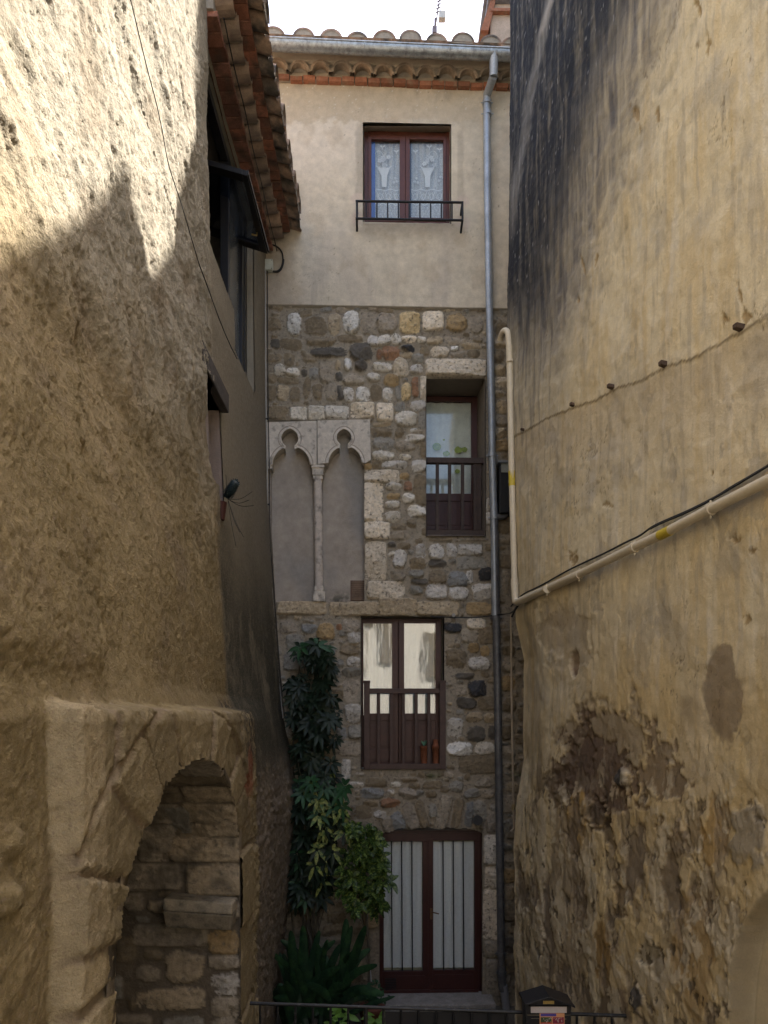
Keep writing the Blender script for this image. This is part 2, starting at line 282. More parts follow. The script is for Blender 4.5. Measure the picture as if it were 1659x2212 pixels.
L5 = [(242, 188, 104, 64, 'blue', 3, .04), (350, 205, 110, 110, 'ochre', 3, .045), (510, 165, 114, 98, 'pink', 3, .04), (530, 243, 86, 86, 'pgrey', 2.6, .055), (505, 322, 134, 74, 'brown', 3, .04), (460, 215, 54, 42, 'grey', 3, .03), (435, 175, 38, 42, 'rust', 3, .02), (530, 400, 94, 68, 'pgrey', 2.6, .05), (445, 412, 42, 58, 'grey', 3, .03),
 (515, 468, 124, 64, 'grey', 3, .045), (360, 330, 104, 64, 'blue', 3, .045), (525, 735, 108, 124, 'pgrey', 3.2, .055), (540, 850, 88, 94, 'grey', 2.8, .05), (450, 865, 68, 84, 'blue', 2.5, .04), (505, 965, 156, 94, 'pink', 4, .02), (480, 1100, 60, 136, 'pgrey', 5, .04), (520, 590, 120, 150, 'pink', 4, .01),
 (1170, 180, 116, 68, 'black', 3, .06), (1320, 155, 124, 74, 'cream', 3.4, .035), (1165, 265, 104, 88, 'mid', 4, .04), (1280, 230, 112, 104, 'mid', 3, .03), (1388, 230, 112, 114, 'brown', 3.5, .03), (1305, 310, 78, 64, 'ochre', 3, .04), (1190, 385, 130, 130, 'brown', 4, .05), (1340, 412, 146, 88, 'pgrey', 3, .05), (1250, 495, 124, 42, 'dark', 3, .04),
 (1330, 572, 124, 108, 'black', 3.4, .075), (1260, 670, 130, 78, 'dark', 2.8, .045), (1390, 670, 124, 94, 'brown', 3, .045), (1185, 830, 104, 136, 'pgrey', 3.6, .05), (1310, 760, 104, 74, 'tan', 2.8, .05), (1410, 765, 84, 68, 'tan', 2.8, .05), (1325, 870, 116, 98, 'dark', 3, .055), (1430, 860, 64, 94, 'dark', 3, .045), (1215, 965, 166, 90, 'white', 3, .055),
 (1375, 960, 134, 84, 'pale', 2.5, .055), (1340, 1065, 266, 124, 'brown', 6, .03), (1380, 330, 60, 70, 'ochre', 3, .02), (1520, 230, 80, 70, 'brown', 3, .035), (1530, 330, 90, 70, 'brown', 3, .04), (1530, 420, 90, 90, 'mid', 3, .04), (1530, 540, 100, 100, 'ochre', 3, .03), (1520, 860, 90, 90, 'brown', 3, .045), (1530, 990, 80, 80, 'mid', 3, .04), (1535, 680, 90, 90, 'brown', 3, .04)]
L6 = [(670, 145, 136, 58, 'brown', 4, .03), (800, 160, 64, 34, 'pale', 3, .035), (890, 130, 104, 34, 'brown', 3, .03), (1040, 160, 126, 54, 'brown', 4, .025), (650, 215, 156, 74, 'blue', 2.8, .055), (540, 160, 116, 36, 'pgrey', 3, .03), (770, 210, 52, 38, 'pgrey', 3, .04), (875, 215, 118, 78, 'pink', 2.8, .05), (955, 218, 52, 38, 'grey', 3, .035), (765, 278, 124, 62, 'rust', 3, .045),
 (640, 280, 106, 42, 'brown', 3, .03), (590, 335, 116, 94, 'brown', 5, .02), (700, 352, 84, 48, 'pgrey', 2.6, .05), (1290, 215, 94, 64, 'grey', 3, .04), (1190, 170, 90, 70, 'grey', 3, .04), (1375, 145, 124, 62, 'mid', 3, .04), (1390, 210, 104, 74, 'mid', 3, .03), (925, 165, 70, 40, 'brown', 3, .03), (1030, 220, 70, 50, 'brown', 3, .04), (1120, 190, 60, 40, 'brown', 3, .03),
 (755, 425, 84, 112, 'pink', 2.8, .05, .15), (820, 400, 84, 136, 'blue', 3, .05, .25), (900, 370, 90, 180, 'pink', 3.4, .05, .4), (970, 350, 62, 196, 'brown', 4, .055, .3), (1040, 330, 52, 96, 'grey', 2.8, .045), (1110, 340, 84, 236, 'mid', 3.4, .06, -.22), (1200, 340, 60, 214, 'brown', 4, .055, -.18), (1275, 350, 54, 164, 'blue', 3.4, .05, -.1), (1345, 330, 90, 140, 'grey', 3.2, .04), (1425, 400, 74, 156, 'pink', 4, .04),
 (1440, 310, 60, 50, 'grey', 3, .03), (1420, 580, 104, 196, 'pale', 6, .05), (1430, 760, 112, 150, 'cream', 5, .055), (1420, 1000, 118, 330, 'cream', 7, .04), (1430, 1225, 116, 110, 'mid', 6, .04), (1440, 1410, 118, 240, 'pink', 6, .045), (640, 1010, 104, 156, 'tan', 5, .045), (650, 1210, 84, 210, 'pink', 6, .045), (400, 1100, 156, 84, 'brown', 3, .04), (430, 1020, 104, 74, 'brown', 3, .035), (560, 1080, 90, 90, 'pink', 3, .04),
 (1540, 650, 80, 80, 'mid', 3, .03), (1540, 750, 90, 100, 'ochre', 3, .03), (1545, 860, 80, 90, 'tan', 3, .03), (1540, 990, 90, 110, 'brown', 3, .03), (1540, 1200, 90, 110, 'dark', 3, .03), (1545, 1330, 90, 110, 'brown', 3, .03)]
OPEN = [(921, 1048, 818, 1157), (780, 958, 1333, 1661), (583, 786, 909, 1299)]          # openings in the stone, on the print
sp = .011; us = np.arange(-1.75, 2.5, sp); vs_ = np.arange(-.35, 8.50, sp); U, V = np.meshgrid(us, vs_)
nz = fbm(U*9, V*9, 5, 21, .6); nf = fbm(U*22, V*30, 5, 33, .75)
H = np.zeros_like(U); M = np.zeros_like(U); C = np.ones(U.shape+(3,))*np.array((.31, .265, .20))
big = fbm(U*.9, V*.9, 4, 3)
C *= (1+.22*big+.2*nz)[..., None]
def conv(l):
    out = []
    for a in l:
        x, y, w_, h_, col, p, ht = a[:7]; rot = a[7] if len(a) > 7 else random.gauss(0, .035)*(p < 6)
        u, v = FU(x, y); out.append((u, v, w_*FY/FPX, h_*FY/FPX, rot, col, p, ht))
    return out
LST = conv(z3(L3))+conv(z4(L4))+conv(z5(L5))+conv(z6(L6))
add_stones(U, V, H, C, M, LST, nz, nf)
occ = M > .05
def uvrect(r, g=0):
    u0, v1 = FU(r[0], r[2]); u1, v0 = FU(r[1], r[3]); return (U > u0-g) & (U < u1+g) & (V > v0-g) & (V < v1+g)
ARCH = [(820, 2160), (820, 1806), (832, 1799), (850, 1796), (868, 1789), (885, 1794), (905, 1790), (925, 1788), (945, 1793), (962, 1787), (985, 1792), (1005, 1790), (1025, 1794), (1040, 1800), (1040, 2160)]
au = [FU(*p)[0] for p in ARCH[1:-1]]; av = [FU(*p)[1] for p in ARCH[1:-1]]
door_mask = (U > au[0]) & (U < au[-1]) & (V < np.interp(U, au, av)) & (V > -.02)
opening = door_mask.copy()
for r in OPEN: opening |= uvrect(r)
occ |= opening
for r in OPEN: occ |= uvrect(r, .03)
fill = fill_stones(U, V, occ, [(.22, .34, 900), (.14, .24, 3500), (.08, .15, 7000), (.045, .08, 9000)], ['brown', 'brown', 'mid', 'grey', 'pink', 'brown', 'mid', 'brown', 'mid', 'tan', 'grey'])
add_stones(U, V, H, C, M, fill, nz, nf)
D = H*1.15+.006*nz*(1-M)+.0025*nf
C = mixc(C, (.10, .12, .05), ss(.1, .5, fbm(U*4, V*4, 4, 51))*ss(.10, 0, np.abs(V-2.72+.02*nz))*.8)   # moss under the middle sill
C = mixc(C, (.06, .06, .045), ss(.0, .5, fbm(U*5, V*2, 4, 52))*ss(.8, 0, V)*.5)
C = mixc(C, (.30, .25, .20), ss(.1, .5, fbm(U*3, V*3, 4, 77))*(1-M)*.45)
# stones darker towards the bottom of the wall
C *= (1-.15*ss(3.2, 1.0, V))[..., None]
D = np.where(V > 8.40, np.minimum(D, .02), D)
P = np.stack([U*CA+D*SA, FY+U*SA-D*CA, V], -1)
def erode(m):          # drop every quad that touches an opening
    e = m.copy(); e[:-1] |= m[1:]; e[:, :-1] |= m[:, 1:]; e[:-1, :-1] |= m[1:, 1:]; return e
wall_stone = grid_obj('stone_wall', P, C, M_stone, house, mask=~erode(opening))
# ---- upper plaster
VT = FU(829, 186)[1]; VB = FU(829, 668)[1]
us = np.arange(-1.9, 2.5, .014); vs_ = np.arange(VB, VT+.02, .014); U2, V2 = np.meshgrid(us, vs_)
W1 = (785, 973, 272, 484)
X2 = CX+FPX*(U2*CA)/(FY+U2*SA); Y2 = CY-FPX*(V2-EYE)/(FY+U2*SA)
n1 = fbm(U2*1.6, V2*1.6, 5, 4); n2 = fbm(U2*7, V2*7, 5, 14); n3 = fbm(U2*2.2, V2*.5, 4, 24)
C2 = np.ones(U2.shape+(3,))*np.array((.64, .56, .43)); C2 *= (1+.14*n1+.12*n2+.08*n3)[..., None]
edge = 268+5*n2*4+6*n1*3
upper = ss(8, -4, Y2-edge)*ss(1050, 1000, X2)
C2 = mixc(C2, (.54, .45, .325), upper*(.6+.4*ss(-.3, .4, n1)))                                   # older darker render above the repair line
C2 = mixc(C2, (.74, .66, .54), ss(0, 8, Y2-edge)*ss(790, 770, X2)*ss(430, 300, Y2)*.7)             # pale patch left of the window
C2 = mixc(C2, (.33, .29, .235), (ss(765, 772, X2+6*n2)*ss(787, 783, X2)*ss(265, 280, Y2)*ss(440, 420, Y2))*.55)
C2 = mixc(C2, (.35, .30, .23), ss(985, 990, X2)*ss(1003, 998, X2+4*n2)*ss(275, 300, Y2)*ss(460, 420, Y2)*.4)
C2 = mixc(C2, (.34, .285, .21), ss(775, 800, X2)*ss(1000, 970, X2)*ss(484, 488, Y2)*ss(530, 490, Y2+12*n2)*.6)
C2 = mixc(C2, (.30, .27, .235), ss(645, 610, X2+18*n1)*ss(470, 520, Y2)*.45)
C2 = mixc(C2, (.53, .46, .37), ss(-.1, .4, n3)*ss(450, 560, Y2)*.7); C2 = mixc(C2, (.52, .43, .31), ss(.1, .35, fbm(U2*3.1, V2*2.4, 5, 91))*.45)
C2 = mixc(C2, (.46, .38, .27), ss(1048, 1058, X2)*ss(1080, 1066, X2)*ss(200, 260, Y2)*.35)
C2 = mixc(C2, (.42, .36, .28), ss(.0, .35, fbm(U2*6, V2*.7, 5, 93, .65))*ss(195, 180, Y2-60*(n3+.2))*.5)
C2 = mixc(C2, (.44, .38, .31), ss(.05, .4, fbm(U2*5, V2*.6, 5, 94, .6))*ss(540, 640, Y2)*.6)
C2 = mixc(C2, (.40, .33, .25), ss(660, 600, X2+22*n2+18*n1)*ss(455, 500, Y2)*.55)
dk = ss(.70, .78, fbm(U2*30, V2*30, 2, 95)); C2 = mixc(C2, (.22, .18, .13), dk*.7)
hc = ss(.006, 0, np.abs(fbm(U2*1.3, V2*1.1, 6, 96, .6)-.14))*ss(0, .2, fbm(U2, V2, 2, 97)); C2 = mixc(C2, (.36, .30, .22), hc*.6)
for cx_, cy_ in ((771, 433), (771, 478), (1000, 440), (1000, 484)):
    C2 = mixc(C2, (.60, .49, .40), ss(1, .6, np.hypot((X2-cx_)/19, (Y2-cy_)/17)+.5*n2)*.7)
sp_ = ss(.72, .78, fbm(U2*45, V2*45, 1, 61))*ss(290, 200, Y2); C2 = mixc(C2, (.72, .70, .64), sp_)
D2 = .032+.007*n1+.004*n2-.006*upper
op2 = (U2 > FU(W1[0], 380)[0]) & (U2 < FU(W1[1], 380)[0]) & (V2 > FU(880, W1[3])[1]) & (V2 < FU(880, W1[2])[1])
P2 = np.stack([U2*CA+D2*SA, FY+U2*SA-D2*CA, V2], -1)
# turn the bottom edge back to the stone
P2[0, :, 0] = U2[0]*CA; P2[0, :, 1] = FY+U2[0]*SA
C2[:2] = (.30, .26, .2)
grid_obj('plaster_wall', P2, C2, M_plaster, house, mask=~erode(op2))
# solid core of the house behind the skin (so that light and other views meet a building)
k = MB()
CORE = -.75
ub(k, -1.9, 2.6, -.3, VT+.3, CORE, -7, 0, (.3, .26, .2)); k.build('rear_wall', M_plaster, house)
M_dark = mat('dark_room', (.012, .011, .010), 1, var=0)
M_wood = mat('red_brown_wood', (.060, .018, .012), .45, var=.15, vscale=14, bump=.001, bscale=90)
M_wood2 = mat('window_wood', (.105, .034, .020), .45, var=.15, vscale=14, bump=.001, bscale=90)
M_darkwood = mat('weathered_dark_wood', (.055, .036, .028), .7, var=.25, vscale=20, bump=.002, bscale=120)
M_iron = mat('black_iron', (.018, .018, .02), .5, .3, var=.2, vscale=30, bump=.001, bscale=150)
M_zinc = mat('zinc', (.42, .45, .47), .45, .75, var=.2, vscale=12, col2=(.30, .31, .32), c2scale=25, c2t=.52)
M_zincp = mat('galvanised_pipe', (.40, .43, .46), .5, .5, var=.15, vscale=8)
M_pipe_d = mat('dark_iron_pipe', (.15, .15, .155), .45, .3, var=.25, vscale=12)
M_brick = mat('terracotta_brick', (.36, .15, .085), .85, attr=True, var=.2, vscale=25, bump=.003, bscale=60, col2=(.33, .24, .16), c2scale=9, c2t=.6)
M_tile = mat('clay_tile', (.40, .27, .18), .9, attr=True, var=.2, vscale=18, bump=.004, bscale=40, col2=(.24, .20, .15), c2scale=8, c2t=.58)
M_tileL = mat('old_lichen_tile', (.33, .20, .13), .95, attr=True, var=.25, vscale=20, bump=.006, bscale=30, col2=(.12, .105, .09), c2scale=7, c2t=.5)
M_mort = mat('mortar', (.34, .30, .24), .95, var=.15, vscale=20, bump=.004, bscale=60)
M_glass = glass_mat(); M_cloth = mat('white_curtain', (.82, .82, .80), .9, var=.05, vscale=40)
def tone(c, a=.25): 
    q = random.uniform(1-a, 1+a); h = random.uniform(-.08, .08); return (c[0]*q*(1+h), c[1]*q, c[2]*q*(1-h))
TB, TC, TL, TE = (.36, .15, .085), (.47, .37, .27), (.36, .24, .17), (.34, .25, .185)
def sheer(name, col, dens, scale):
    m = mat(name, col, .9, var=.04); n = m.node_tree.nodes; l = m.node_tree.links; b = n['Principled BSDF']
    tc = n.new('ShaderNodeTexCoord'); vo = n.new('ShaderNodeTexNoise'); vo.inputs['Scale'].default_value = scale; l.new(tc.outputs['Object'], vo.inputs[0])
    mr = n.new('ShaderNodeMapRange'); mr.inputs['From Min'].default_value = .4; mr.inputs['From Max'].default_value = .6; mr.inputs['To Min'].default_value = dens-.2; mr.inputs['To Max'].default_value = min(1, dens+.2)
    l.new(vo.outputs[0], mr.inputs[0]); l.new(mr.outputs[0], b.inputs['Alpha']); return m
M_net = sheer('lace_net', (.80, .81, .80), .66, 160); M_netd = sheer('dense_net', (.62, .63, .62), .85, 120)
# reveals
def reveal(parent, fr, br, o0, o1, m, name='reveal', cols=(.3, .26, .2), sides='lrtb'):
    """tapering inner faces of an opening from print rectangle fr at o0 to br at o1"""
    mb = MB(); A = [F(fr[0], fr[3], o0), F(fr[1], fr[3], o0), F(fr[1], fr[2], o0), F(fr[0], fr[2], o0)]
    Bk = [F(br[0], br[3], o1), F(br[1], br[3], o1), F(br[1], br[2], o1), F(br[0], br[2], o1)]
    seg = dict(b=(0, 1), r=(1, 2), t=(2, 3), l=(3, 0))
    for s_ in sides:
        i, j = seg[s_]; nn = 14; vs = []; fs = []
        for a in range(nn+1):
            for b in range(5):
                p = (A[i].lerp(A[j], a/nn)).lerp(Bk[i].lerp(Bk[j], a/nn), b/4)
                q = 0 if b in (0, 4) else random.uniform(-.006, .006); vs.append(p+Vector((q, 0, q)))
        for a in range(nn):
            for b in range(4): fs.append((a*5+b, a*5+b+1, (a+1)*5+b+1, (a+1)*5+b))
        mb.add(vs, fs, 0, True, cols)
    # backing rim so that the reveal has thickness
    return mb.build(name, m, parent)
def dark_back(mb, r, o): fb(mb, r[0], r[1], r[2], r[3], o, o-.02)
# ------------------------------------------------------------ window with lace curtains (top floor)
def rect_frame(mb, r, wl, wr, wt, wb, o0, o1, mi=0):
    fb(mb, r[0], r[0]+wl, r[2], r[3], o0, o1, mi); fb(mb, r[1]-wr, r[1], r[2], r[3], o0, o1, mi)
    fb(mb, r[0]+wl, r[1]-wr, r[2], r[2]+wt, o0-.001, o1, mi); fb(mb, r[0]+wl, r[1]-wr, r[3]-wb, r[3], o0-.001, o1, mi)
def curtain(mb, x0, x1, y0, y1, o, amp=.008, waves=9, mi=0, hem=None):
    u0, v1 = FU(x0, (y0+y1)/2, o)[0], FU((x0+x1)/2, y0, o)[1]; u1, v0 = FU(x1, (y0+y1)/2, o)[0], FU((x0+x1)/2, y1, o)[1]
    nx, ny = 60, 14; vs = []; fs = []; ph = random.uniform(0, 6)
    for j in range(ny+1):
        for i in range(nx+1):
            t = i/nx; vs.append(FW(u0+(u1-u0)*t, v0+(v1-v0)*j/ny, o+amp*math.sin(ph+t*waves*2*math.pi+.5*math.sin(j*.5))+amp*.5*math.sin(t*31+j*.2)))
    for j in range(ny):
        for i in range(nx): a = j*(nx+1)+i; fs.append((a, a+1, a+nx+2, a+nx+1))
    mb.add(vs, fs, mi, True)
reveal(house, (785, 973, 272, 484), (787, 971, 286, 481), .034, -.11, M_plaster, 'window_reveal', (.40, .34, .26))
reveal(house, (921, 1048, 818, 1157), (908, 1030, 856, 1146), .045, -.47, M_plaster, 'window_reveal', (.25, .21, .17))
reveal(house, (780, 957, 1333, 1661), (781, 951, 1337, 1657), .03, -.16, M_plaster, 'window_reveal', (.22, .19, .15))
k = MB(); fr = rect_frame; fr(k, (787, 972, 285, 482), 8, 8, 8, 5, -.085, -.13)
W = k.build('window', M_wood2, house, .002); W['label'] = 'top floor window with red brown frame and lace curtains'
for (a, b) in ((795, 876), (876, 964)):
    k = MB(); xs = (a, b); fr(k, (a+.3, b-.3, 292, 478), 7 if a < 800 else 9, 12 if a < 800 else 6, 9, 8, -.07, -.115); fb(k, a+2, b-2, 479, 483, -.055, -.075)
    k.build('sash', M_wood2, W, .003)
    k = MB(); fb(k, a+5, b-4, 299, 472, -.098, -.102); k.build('pane', M_glass, W)
def lace(cx, mir, o):
    """net curtain with woven flower basket, scrolls and dotted hem"""
    k = MB(); x0, x1 = cx-35, cx+35; curtain(k, x0, x1, 301, 474, o-.03, .006, 5, 0)
    def P(x, y): return F(cx+mir*(x-cx), y, o)
    def blob(x, y, rx, ry, rot=0, n=10):
        pts = [(x+rx*math.cos(t)*math.cos(rot)-ry*math.sin(t)*math.sin(rot), y+rx*math.cos(t)*math.sin(rot)+ry*math.sin(t)*math.cos(rot)) for t in [2*math.pi*i/n for i in range(n)]]
        k.add([P(*p) for p in pts], [tuple(range(n))], 1)
    def line(pts, w_=1.0):
        for (a, b) in zip(pts[:-1], pts[1:]):
            dx, dy = b[0]-a[0], b[1]-a[1]; l = math.hypot(dx, dy) or 1; nx_, ny_ = -dy/l*w_/2, dx/l*w_/2
            k.add([P(a[0]+nx_, a[1]+ny_), P(b[0]+nx_, b[1]+ny_), P(b[0]-nx_, b[1]-ny_), P(a[0]-nx_, a[1]-ny_)], [(0, 1, 2, 3)], 1)
    for f in range(9):                                                    # flowers in the basket
        x = cx-3+random.uniform(-13, 13); y = 349+random.uniform(-12, 10)
        for q in range(5): blob(x+3*math.cos(q*1.257), y+3*math.sin(q*1.257), 2.2, 1.7, q*1.257)
    k.add([P(cx-15, 362), P(cx+13, 362), P(cx+6, 380), P(cx+5, 404), P(cx-5, 404), P(cx-6, 380)], [(0, 1, 2, 3, 4, 5)], 1)
    line([(cx-18, 358), (cx-8, 364), (cx+6, 366), (cx+17, 358)], 1.6)
    line([(cx-12+10*math.cos(t*.4), 342-16*math.sin(t*.4)) for t in range(0, 9)], 1.0)
    for x, y in ((cx-4, 316), (cx+26, 326), (cx-26, 322)):
        blob(x-3, y, 3.4, 1.6, .6); blob(x+3, y, 3.4, 1.6, -.6); blob(x, y+4, 1, 3.4)
    for x, y in ((cx+24, 385), (cx+27, 392), (cx+21, 394), (cx-25, 390), (cx-28, 382)):
        blob(x, y, 3, 2.2, .4); blob(x, y, 2.2, 3, .4)
    line([(x0+i*7, 408+3.5*abs(math.sin(i*.9))) for i in range(11)], 1.5)
    for i in range(4):                                                    # scrolls
        c0 = x0+9+i*17.5; line([(c0+7*math.cos(t*.45)*(1-t*.03), 424+8*math.sin(t*.45)*(1-t*.03)) for t in range(0, 15)], .9)
        line([(c0-8, 413), (c0, 433), (c0+8, 413)], .8)
    line([(x0+i*3.5, 441+2.5*math.sin(i*1.2)) for i in range(21)], 1.3)
    for i in range(9):
        for j in range(4): blob(x0+5+i*7.5+(j % 2)*3.5, 449+j*6.5, 1, 1, 0, 6)
    return k
for cx_, mir in ((830, 1), (923.5, -1)): lace(cx_, mir, -.125).build('lace_curtain', [M_net, M_cloth], W)
k = MB(); curtain(k, 801, 810.5, 299, 475, -.119, .003, 1); k.build('sky_reflection_strip', mat('sky_reflection_blue', (.05, .13, .45), .8), W)  # blue strip drawn in place of the sky mirrored in the left pane
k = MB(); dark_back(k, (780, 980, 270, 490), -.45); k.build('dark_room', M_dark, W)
# balcony bar
k = MB(); o = .17
k.tube([F(768, 434.5, o), F(1001, 437.5, o)], .014, 8); k.tube([F(768, 472, o), F(1001, 476, o)], .014, 8)
for x in (771, 999):
    k.tube([F(x, 434.5 if x < 800 else 437.5, o), F(x, 473 if x < 800 else 477, o)], .013, 8)
    for y in ((434.5, 472) if x < 800 else (437.5, 476)):
        u, v = FU(x, y, o); k.tube([FW(u, v, o), FW(u, v-.035, .06), FW(u, v-.07, -.01)], .014, 8)
for i in range(9):
    x = 791+i*23.2; k.tube([F(x, 435, o), F(x, 474, o)], .0085, 6)
kk = k.build('balcony_rail', M_iron, house); kk['label'] = 'shallow black iron rail across the top window'
# ------------------------------------------------------------ second floor window
k = MB(); fr(k, (906, 1031, 857, 1147), 8, 11, 9, 6, -.43, -.50)
W = k.build('window', M_wood, house, .002); W['label'] = 'deep set window with white curtain and four dark wooden bars'
k = MB(); fr(k, (912, 1021, 864, 1144), 7, 3, 3, 6, -.425, -.465); fb(k, 918, 1019, 1066, 1082, -.424, -.46); fb(k, 918, 1019, 1082, 1140, -.44, -.46)
for x in (921, 972): fb(k, x, x+42, 1090, 1134, -.43, -.445)
k.build('sash', M_wood, W, .002)
k = MB(); fb(k, 917, 1020, 866, 1068, -.446, -.450); k.build('pane', M_glass, W)
k = MB(); curtain(k, 915, 1019, 869, 1068, -.49, .006, 4); k.build('curtain', mat('sheer_cream', (.80, .80, .72), .95, var=.10, vscale=7), W)
M_deco = mat('green_decoration', (.38, .46, .12), .8, var=.25, vscale=30)
k = MB()
def disc(x, y, r, o, n=16, sq=1): k.add([F(x+r*math.cos(2*math.pi*i/n)*random.uniform(1-.12*sq, 1), y+r*.9*math.sin(2*math.pi*i/n)*random.uniform(1-.3*sq, 1), o) for i in range(n)], [tuple(range(n))])
for q in ((943.5, 965, 9.5, 20, 0), (964, 980, 8, 16, 1), (990, 972, 9, 16, 1), (1003, 971, 7, 16, 1), (959, 950, 2.5, 16, 1), (988, 1018, 6, 16, 1)):
    k = MB(); disc(q[0], q[1], q[2], -.468, q[3], q[4]); k.build('curtain_decoration', M_deco, W)
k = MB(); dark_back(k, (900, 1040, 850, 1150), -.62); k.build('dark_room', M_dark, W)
k = MB(); fb(k, 921, 1049, 988, 1000, -.03, -.10); fb(k, 921, 1061, 1145, 1157, -.01, -.10); fb(k, 1030, 1040, 1000, 1145, -.05, -.08)
for x in (945, 971.5, 999.5, 1026.5): fb(k, x-3.5, x+3.5, 1000, 1145, -.045, -.085)
kk = k.build('wooden_railing', M_darkwood, house, .004); kk['label'] = 'dark wooden bars across the deep set window'
# ------------------------------------------------------------ first floor french window
k = MB(); fr(k, (779, 955, 1336, 1658), 4, 12, 7, 4, -.12, -.18)
W = k.build('window', M_wood, house, .002); W['label'] = 'french window behind the tall brown wooden balustrade'
for (a, b) in ((782, 860), (861, 946)):
    k = MB(); fr(k, (a, b, 1342, 1655), 3 if a < 800 else 12, 13 if a < 800 else 5, 4, 8, -.108, -.155)
    fb(k, a+5, b-5, 1541, 1556, -.107, -.15); fb(k, a+5, b-5, 1556, 1648, -.13, -.15); fb(k, a+12, b-14, 1566, 1612, -.118, -.131); fb(k, a+12, b-14, 1618, 1642, -.118, -.131)
    k.build('sash', M_wood, W, .003)
    k = MB(); fb(k, a+2, b-4, 1344, 1543, -.128, -.132); k.build('pane', glass_mat('mirror_like_glass', (.9, .92, .9), 3.6), W)
    k = MB(); curtain(k, a+3, b-8, 1346, 1545, -.18, .006, 5); k.build('curtain', M_cloth, W)
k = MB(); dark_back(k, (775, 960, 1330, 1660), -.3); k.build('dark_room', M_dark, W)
k = MB(); o = .05
for x0, x1 in ((786, 799), (950, 963)):
    fb(k, x0, x1, 1474, 1662, o, o-.07); fb(k, x0-1, x1+1, 1470, 1475, o+.01, o-.08)
fb(k, 799, 950, 1487, 1498, o-.01, o-.06); fb(k, 799, 950, 1650, 1662, o-.01, o-.06)
for x in (818, 845.5, 871.5, 899, 926.5): fb(k, x-3.4, x+3.4, 1498, 1650, o-.02, o-.05)
kk = k.build('wooden_railing', mat('balustrade_wood', (.070, .038, .030), .55, var=.2, vscale=14, bump=.001), house, .004); kk['label'] = 'tall brown wooden balustrade with square posts'
# ------------------------------------------------------------ blind twin arched window
k = MB()
fb(k, 583, 787, 960, 1300, -.14, -.2, 0, (.31, .265, .22))
TW = thing('tmp', (0, 0, 0), None, None); bpy.data.objects.remove(TW)
us = np.arange(FU(578, 1100)[0], FU(790, 1100)[0], .012); vs_ = np.arange(FU(700, 1301)[1], FU(700, 912)[1], .012); Ui, Vi = np.meshgrid(us, vs_)
ni = fbm(Ui*3, Vi*3, 5, 71); nj = fbm(Ui*11, Vi*11, 4, 72); Ci = np.ones(Ui.shape+(3,))*np.array((.38, .33, .275)); Ci *= (1+.22*ni+.14*nj)[..., None]
Ci = mixc(Ci, (.24, .235, .225), ss(0, .5, fbm(Ui*1.5, Vi*.8, 3, 73))*.6)
gz = Vi-vs_[0]; Ci = mixc(Ci, (.06, .06, .045), ss(.25, .0, gz)*ss(-.2, .4, nj+ni)*ss(.35, .55, Ui-us[0])*.9)
Di = -.12+.004*ni+.002*nj; Pi = np.stack([Ui*CA+Di*SA, FY+Ui*SA-Di*CA, Vi], -1)
TW = grid_obj('blind_window', Pi, Ci, M_plaster, house); TW['label'] = 'walled up twin arched window with trefoil stone heads and slender column'
def key_outline(cx, cyc, r, nw, ny, ax0, ax1, atop, spring):
    """keyhole cut of the head, from bottom left to bottom right"""
    pts = []; acx = (ax0+ax1)/2; hw = (ax1-ax0)/2
    pts.append((ax0, spring))
    for i in range(1, 9):
        t = math.pi-(math.pi/2)*i/9*.93
        x = acx+hw*math.cos(t); y = spring-(spring-atop)*math.sin(t)
        if x < cx-nw: pts.append((x, y))
    a0 = math.asin(min(.98, nw/r)); pts.append((cx-nw, ny))
    n = 20
    for i in range(n+1):
        a = (math.pi/2+a0)+(2*math.pi-2*a0)*i/n; rr = r*(1+.10*max(0, math.cos((a-1.5*math.pi)))**10)
        pts.append((cx+rr*math.cos(a), cyc+rr*math.sin(a)))
    pts.append((cx+nw, ny))
    m = [(x, y) for (x, y) in [(acx+hw*math.cos(t), spring-(spring-atop)*math.sin(t)) for t in [math.pi/2*(1-i/9) for i in range(10)]] if x > cx+nw]
    return pts+m+[(ax1, spring)]
KL = key_outline(626, 947, 20, 11, 970, 587, 671, 963, 1004); KR = key_outline(743, 945, 17.5, 10, 969, 708, 783, 963, 1000)
for (name, out, kp) in (('left', [(576, 1004), (576, 912), (684, 909), (684, 1002), (671.5, 1003)], KL), ('right', [(708, 1001), (686, 1002), (685.6, 908), (799, 906), (801, 993), (790, 1000), (783.5, 1000)], KR)):
    poly = (out[:4]+[(684, 1003)]+kp[::-1]) if name == 'left' else (out[1:7]+kp[::-1])
    uv = [FU(x, y, .06) for x, y in poly]
    k = MB(); k.prism([FW(u, v, .06) for u, v in uv], [FW(u, v, -.12) for u, v in uv], 0, False, (.58, .52, .44))
    kuv = [FU(x, y, .06) for x, y in kp]
    k.tube([FW(u, v, .058) for u, v in kuv], .013, 6, 0, True, (.62, .56, .48))
    cxk = sum(p[0] for p in kuv)/len(kuv)
    for sgn, wd in ((1.0, .03),):
        off = []
        for i, (u, v) in enumerate(kuv):
            a = kuv[max(0, i-1)]; b = kuv[min(len(kuv)-1, i+1)]; dx, dy = b[0]-a[0], b[1]-a[1]; l = math.hypot(dx, dy) or 1
            off.append(FW(u-dy/l*wd*1, v+dx/l*wd*1, .058))
        k.tube(off, .006, 6, 0, True, (.34, .29, .24))
    kk = k.build('arched_head', mat('carved_stone', rough=.9, attr=True, var=.16, vscale=14, bump=.004, bscale=50, col2=(.20, .18, .155), c2scale=11, c2t=.62), TW)
k = MB(); MC = MATS['carved_stone']; cs = (.58, .52, .44)
def oct_(x0, x1, y, o0, o1): return None
